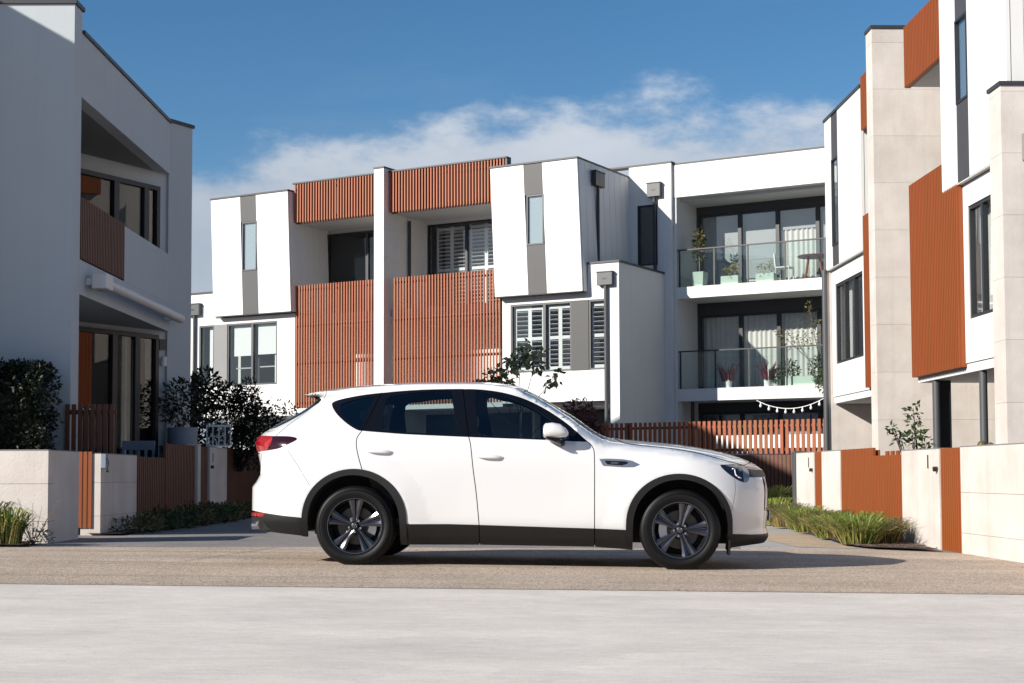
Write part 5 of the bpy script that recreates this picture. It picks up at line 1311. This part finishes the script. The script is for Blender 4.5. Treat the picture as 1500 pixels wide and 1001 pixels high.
# tussock grasses in the right-hand bed
spots = [(4.18, 18.15, .40, .44, 0), (4.32, 19.0, .44, .46, 1), (4.22, 19.9, .36, .42, 0), (4.38, 20.8, .40, .42, 2), (4.32, 21.9, .38, .42, 0), (4.42, 22.9, .42, .45, 1), (4.40, 24.1, .44, .48, 2), (4.36, 25.4, .52, .5, 3), (4.46, 26.6, .74, .6, 3), (4.50, 28.0, .70, .6, 3), (4.6, 18.6, .36, .36, 2), (4.62, 20.2, .34, .36, 1), (4.64, 22.3, .36, .38, 0)]
where = ['nearest the camera, at the tip of the mulch bed', 'tall clump by the wide orange fence, near end', 'third clump along the kerb of the bed', 'clump under the middle of the wide orange fence', 'clump at the far end of the wide orange fence', 'clump before the narrow stone pier', 'clump before the far orange gate', 'lime clump at the end of the stone pier', 'tall lime clump beside the car nose', 'tall lime clump farthest back against the dark fence', 'small clump tucked against the near stone pier', 'small clump tucked against the stepped orange fence', 'small clump tucked against the far end of the orange fence']
for i, (x, y, h, r, k) in enumerate(spots):
    z = gz(x) + .03
    t = thing('grass_tussock', 'green and straw grass tussock, ' + where[i], 'grass tussock', (x, y, z), 'tussocks in the right-hand bed')
    blades('green_blades', ('grass_green', 'grass_green', 'leaf_olive', 'grass_lime')[k], t, (x, y, z), r, r, 420, h * .86, .0055, seed=100 + i, spread=.62)
    blades('dry_blades', 'grass_dry', t, (x, y, z), r * 1.1, r * 1.1, (170, 150, 240, 90)[k], h * .74, .005, seed=130 + i, spread=.8)
# bark chips scattered over the mulch
rnd = random.Random(71); b = MB()
for _ in range(1500):
    y = rnd.uniform(17.1, 22); x = rnd.uniform(4.02 + .05 * abs(y - 18), 4.85)
    if y < 17.6 and x < 4.82 - (y - 17.05) * 1.2: continue
    a = rnd.uniform(0, pi); L = rnd.uniform(.015, .05); wd = rnd.uniform(.006, .018); z = gz(x) + .032
    dx, dy = cos(a), sin(a); t_ = rnd.uniform(0, .012)
    b.add([(x - dx * L - dy * wd, y - dy * L + dx * wd, z), (x - dx * L + dy * wd, y - dy * L - dx * wd, z + .003), (x + dx * L + dy * wd, y + dy * L - dx * wd, z + .006 + t_), (x + dx * L - dy * wd, y + dy * L + dx * wd, z + .004 + t_)], [(0, 1, 2, 3)])
mat('bark_chip', (.11, .075, .055), .9, island=.7)
b.build('bark_chips', 'bark_chip')['kind'] = 'stuff'
# leaves and small debris on the street
rnd = random.Random(77); b = MB()
for _ in range(160):
    x = rnd.uniform(-5, 4.2); y = rnd.choice((rnd.uniform(15.8, 17.6), rnd.uniform(10.7, 10.9), rnd.uniform(11, 16))); z = gz(x) + .011
    a = rnd.uniform(0, pi); L = rnd.uniform(.006, .018); w_ = L * .5
    b.add([(x - cos(a) * L, y - sin(a) * L, z), (x + sin(a) * w_, y - cos(a) * w_, z + .003), (x + cos(a) * L, y + sin(a) * L, z + .001), (x - sin(a) * w_, y + cos(a) * w_, z + .004)], [(0, 1, 2, 3)])
b.build('leaf_litter', 'bark_chip')['kind'] = 'stuff'

# ---------------------------------------------------------------- on the balconies
def at(u, n, z): return FM.P(u, n, z)
def square_pot(label, u, n, z, w, h, m='pot_pale', group=None):
    t = thing('plant_pot', label, 'pot', at(u, n, z), group)
    f = Fr(at(u, n, z), FM.u, FM.n); b = MB(); vs = []
    for hh, r in ((0, w * .8), (h, w)): vs += [f.P(-r, -r, hh), f.P(r, -r, hh), f.P(r, r, hh), f.P(-r, r, hh)]
    b.add(vs, [(0, 1, 2, 3), (0, 1, 5, 4), (1, 2, 6, 5), (2, 3, 7, 6), (3, 0, 4, 7)])
    r = w * .88
    part(b, 'pot_body', m, t)
    part(MB().add([f.P(-r, -r, h - .03), f.P(r, -r, h - .03), f.P(r, r, h - .03), f.P(-r, r, h - .03)], [(0, 1, 2, 3)]), 'soil', 'soil', t)
    return t
def trough(label, u, n, z, L, group):
    t = thing('planter_box', label, 'planter', at(u, n, z), group)
    part(MB().box(FM, u - L, u + L, n - .13, n + .13, z, z + .28), 'box_body', 'pot_pale', t, bevel=.01)
    return t
Z2, Z1 = 6.372, 3.332
t = square_pot('tall pale square pot with a little bay tree on the upper balcony', .62, -.42, Z2, .2, .46)
trunk(t, [at(.62, -.42, Z2 + .4), at(.62, -.42, Z2 + 1.05)], .018, .012, 'bark_pale')
leaves('foliage', 'leaf_olive', t, [(at(.62, -.42, Z2 + 1.4), (.17, .17, .42), 1), (at(.62, -.42, Z2 + 1.0), (.22, .2, .25), .5)], 420, .1, 2.2, seed=201, shell=.2)
for i, (u, lab) in enumerate(((1.62, 'low pale planter with straw-coloured grasses on the upper balcony, nearer the bay tree'), (2.72, 'low pale planter with yellowish grasses on the upper balcony, nearer the table'))):
    t = trough(lab, u, -.4, Z2, .28, 'planters on the upper balcony')
    c = at(u, -.4, Z2 + .25)
    leaves('foliage', 'grass_dry', t, [(c + Vector((0, 0, .12)), (.26, .18, .2), 1), (c + Vector((.15, 0, .3)), (.1, .1, .15), .3)], 170, .1, 4, seed=210 + i)
tb = thing('table', 'round red-brown table on splayed timber legs on the upper balcony', 'table', at(4.05, -.75, Z2))
part(MB().lathe([(0, .70), (.46, .70), (.48, .72), (.46, .745), (0, .745)], at(4.05, -.75, Z2), 28), 'tabletop', 'timber_brown', tb, smooth=30)
for a in (.5, 2.07, 3.64, 5.2):
    part(MB().tube(at(4.05 + .22 * cos(a), -.75 + .22 * sin(a), Z2 + .70), at(4.05 + .36 * cos(a), -.75 + .36 * sin(a), Z2), .028, .018, 8), 'leg', 'timber_slat', tb, smooth=True)
chz = thing('chair', 'white plastic chair beside the round table on the upper balcony', 'chair', at(3.2, -.62, Z2))
part(MB().box(FM, 2.98, 3.42, -.84, -.40, Z2 + .42, Z2 + .455), 'seat', 'frame_white', chz, bevel=.01)
part(MB().add([at(2.93 + .05 * (1 - h), -.62 + c * (.22 - .04 * (h)), Z2 + .45 + h * .40) for h in (0, 1) for c in (-1, 1)] + [at(2.96 + .05 * (1 - h), -.62 + c * (.22 - .04 * h), Z2 + .45 + h * .40) for h in (0, 1) for c in (-1, 1)], [(0, 1, 3, 2), (4, 6, 7, 5), (0, 2, 6, 4), (1, 5, 7, 3), (2, 3, 7, 6), (0, 4, 5, 1)]), 'backrest', 'frame_white', chz)
for du in (.02, .42):
    for dn in (-.82, -.42): part(MB().tube(at(2.98 + du, dn, Z2), at(2.98 + du, dn, Z2 + .42), .014, k=6), 'leg', 'frame_white', chz)
# lower balcony: cordylines, a trough, and an espalier
for i, (u, lab) in enumerate(((1.5, 'red cordyline in a small white pot at the shaded end of the lower balcony'), (2.72, 'red cordyline in a pot in the middle of the lower balcony'))):
    t = thing('cordyline', lab, 'potted plant', at(u, -.4, Z1), 'cordylines on the lower balcony')
    part(MB().lathe([(0, 0), (.09, 0), (.12, .24), (.10, .24), (.09, .2), (0, .2)], at(u, -.4, Z1), 16), 'pot_body', 'frame_white', t, smooth=40)
    c = at(u, -.4, Z1 + .2); blades('leaves', 'leaf_cord', t, tuple(c), .42, .36, 46, .52, .018, seed=220 + i, spread=.75)
t = trough('long pale planter with green bushes on the lower balcony', 3.75, -.4, Z1, .45, None)
leaves('foliage', 'leaf_green', t, [(at(3.4, -.4, Z1 + .5), (.3, .2, .28), 1), (at(3.0, -.4, Z1 + .35), (.16, .15, .2), .4)], 420, .09, 2.2, seed=231)
t = thing('climbing_shrub', 'tall loose shrub with pale leaves at the right end of the lower balcony', 'shrub', at(4.3, -.38, Z1))
b = MB()
for p in (((4.3, Z1), (4.25, Z1 + 1.0), (4.0, Z1 + 2.3)), ((4.3, Z1), (4.5, Z1 + .9), (4.55, Z1 + 1.9)), ((4.3, Z1), (3.9, Z1 + .9), (3.4, Z1 + 1.5)), ((4.25, Z1 + .5), (3.6, Z1 + 1.1), (3.1, Z1 + 1.6))):
    b.path([at(p[0][0], -.38, p[0][1]), at(p[1][0], -.38, p[1][1]), at(p[2][0], -.38, p[2][1])], .014, 5, .005)
part(b, 'stems', 'bark', t, smooth=True)
leaves('foliage', 'leaf_olive', t, [(at(4.0, -.36, Z1 + 1.6), (.38, .15, .6), 1), (at(4.5, -.36, Z1 + 1.2), (.3, .15, .8), .8), (at(3.5, -.36, Z1 + 1.3), (.35, .12, .3), .5), (at(4.05, -.36, Z1 + 2.25), (.1, .1, .25), .2), (at(3.2, -.36, Z1 + 1.55), (.2, .1, .15), .2)], 430, .095, 2.6, seed=233, shell=.1)
leaves('low_foliage', 'leaf_green', t, [(at(4.45, -.3, Z1 + .45), (.45, .2, .45), 1), (at(4.6, .05, Z1 + .1), (.3, .15, .35), .5)], 800, .09, 2.4, seed=234, shell=.2)
# festoon lights under the lower slab
fl = thing('festoon_lights', 'white festoon bulbs hanging in a shallow swag under the lower balcony', 'string lights', at(3.5, .03, 2.9))
pts = [at(2.55 + 2.0 * i / 16, .06, 2.93 - .26 * (1 - (2 * i / 16 - 1) ** 2)) for i in range(17)]
part(MB().path(pts, .012, 5), 'cable', 'frame_white', fl)
for i in range(1, 16, 2):
    p = pts[i]; part(MB().lathe([(0, -.15), (.03, -.135), (.04, -.10), (.028, -.06), (.018, -.05), (.018, 0)], p, 10), 'bulb', 'frame_white', fl, smooth=True)
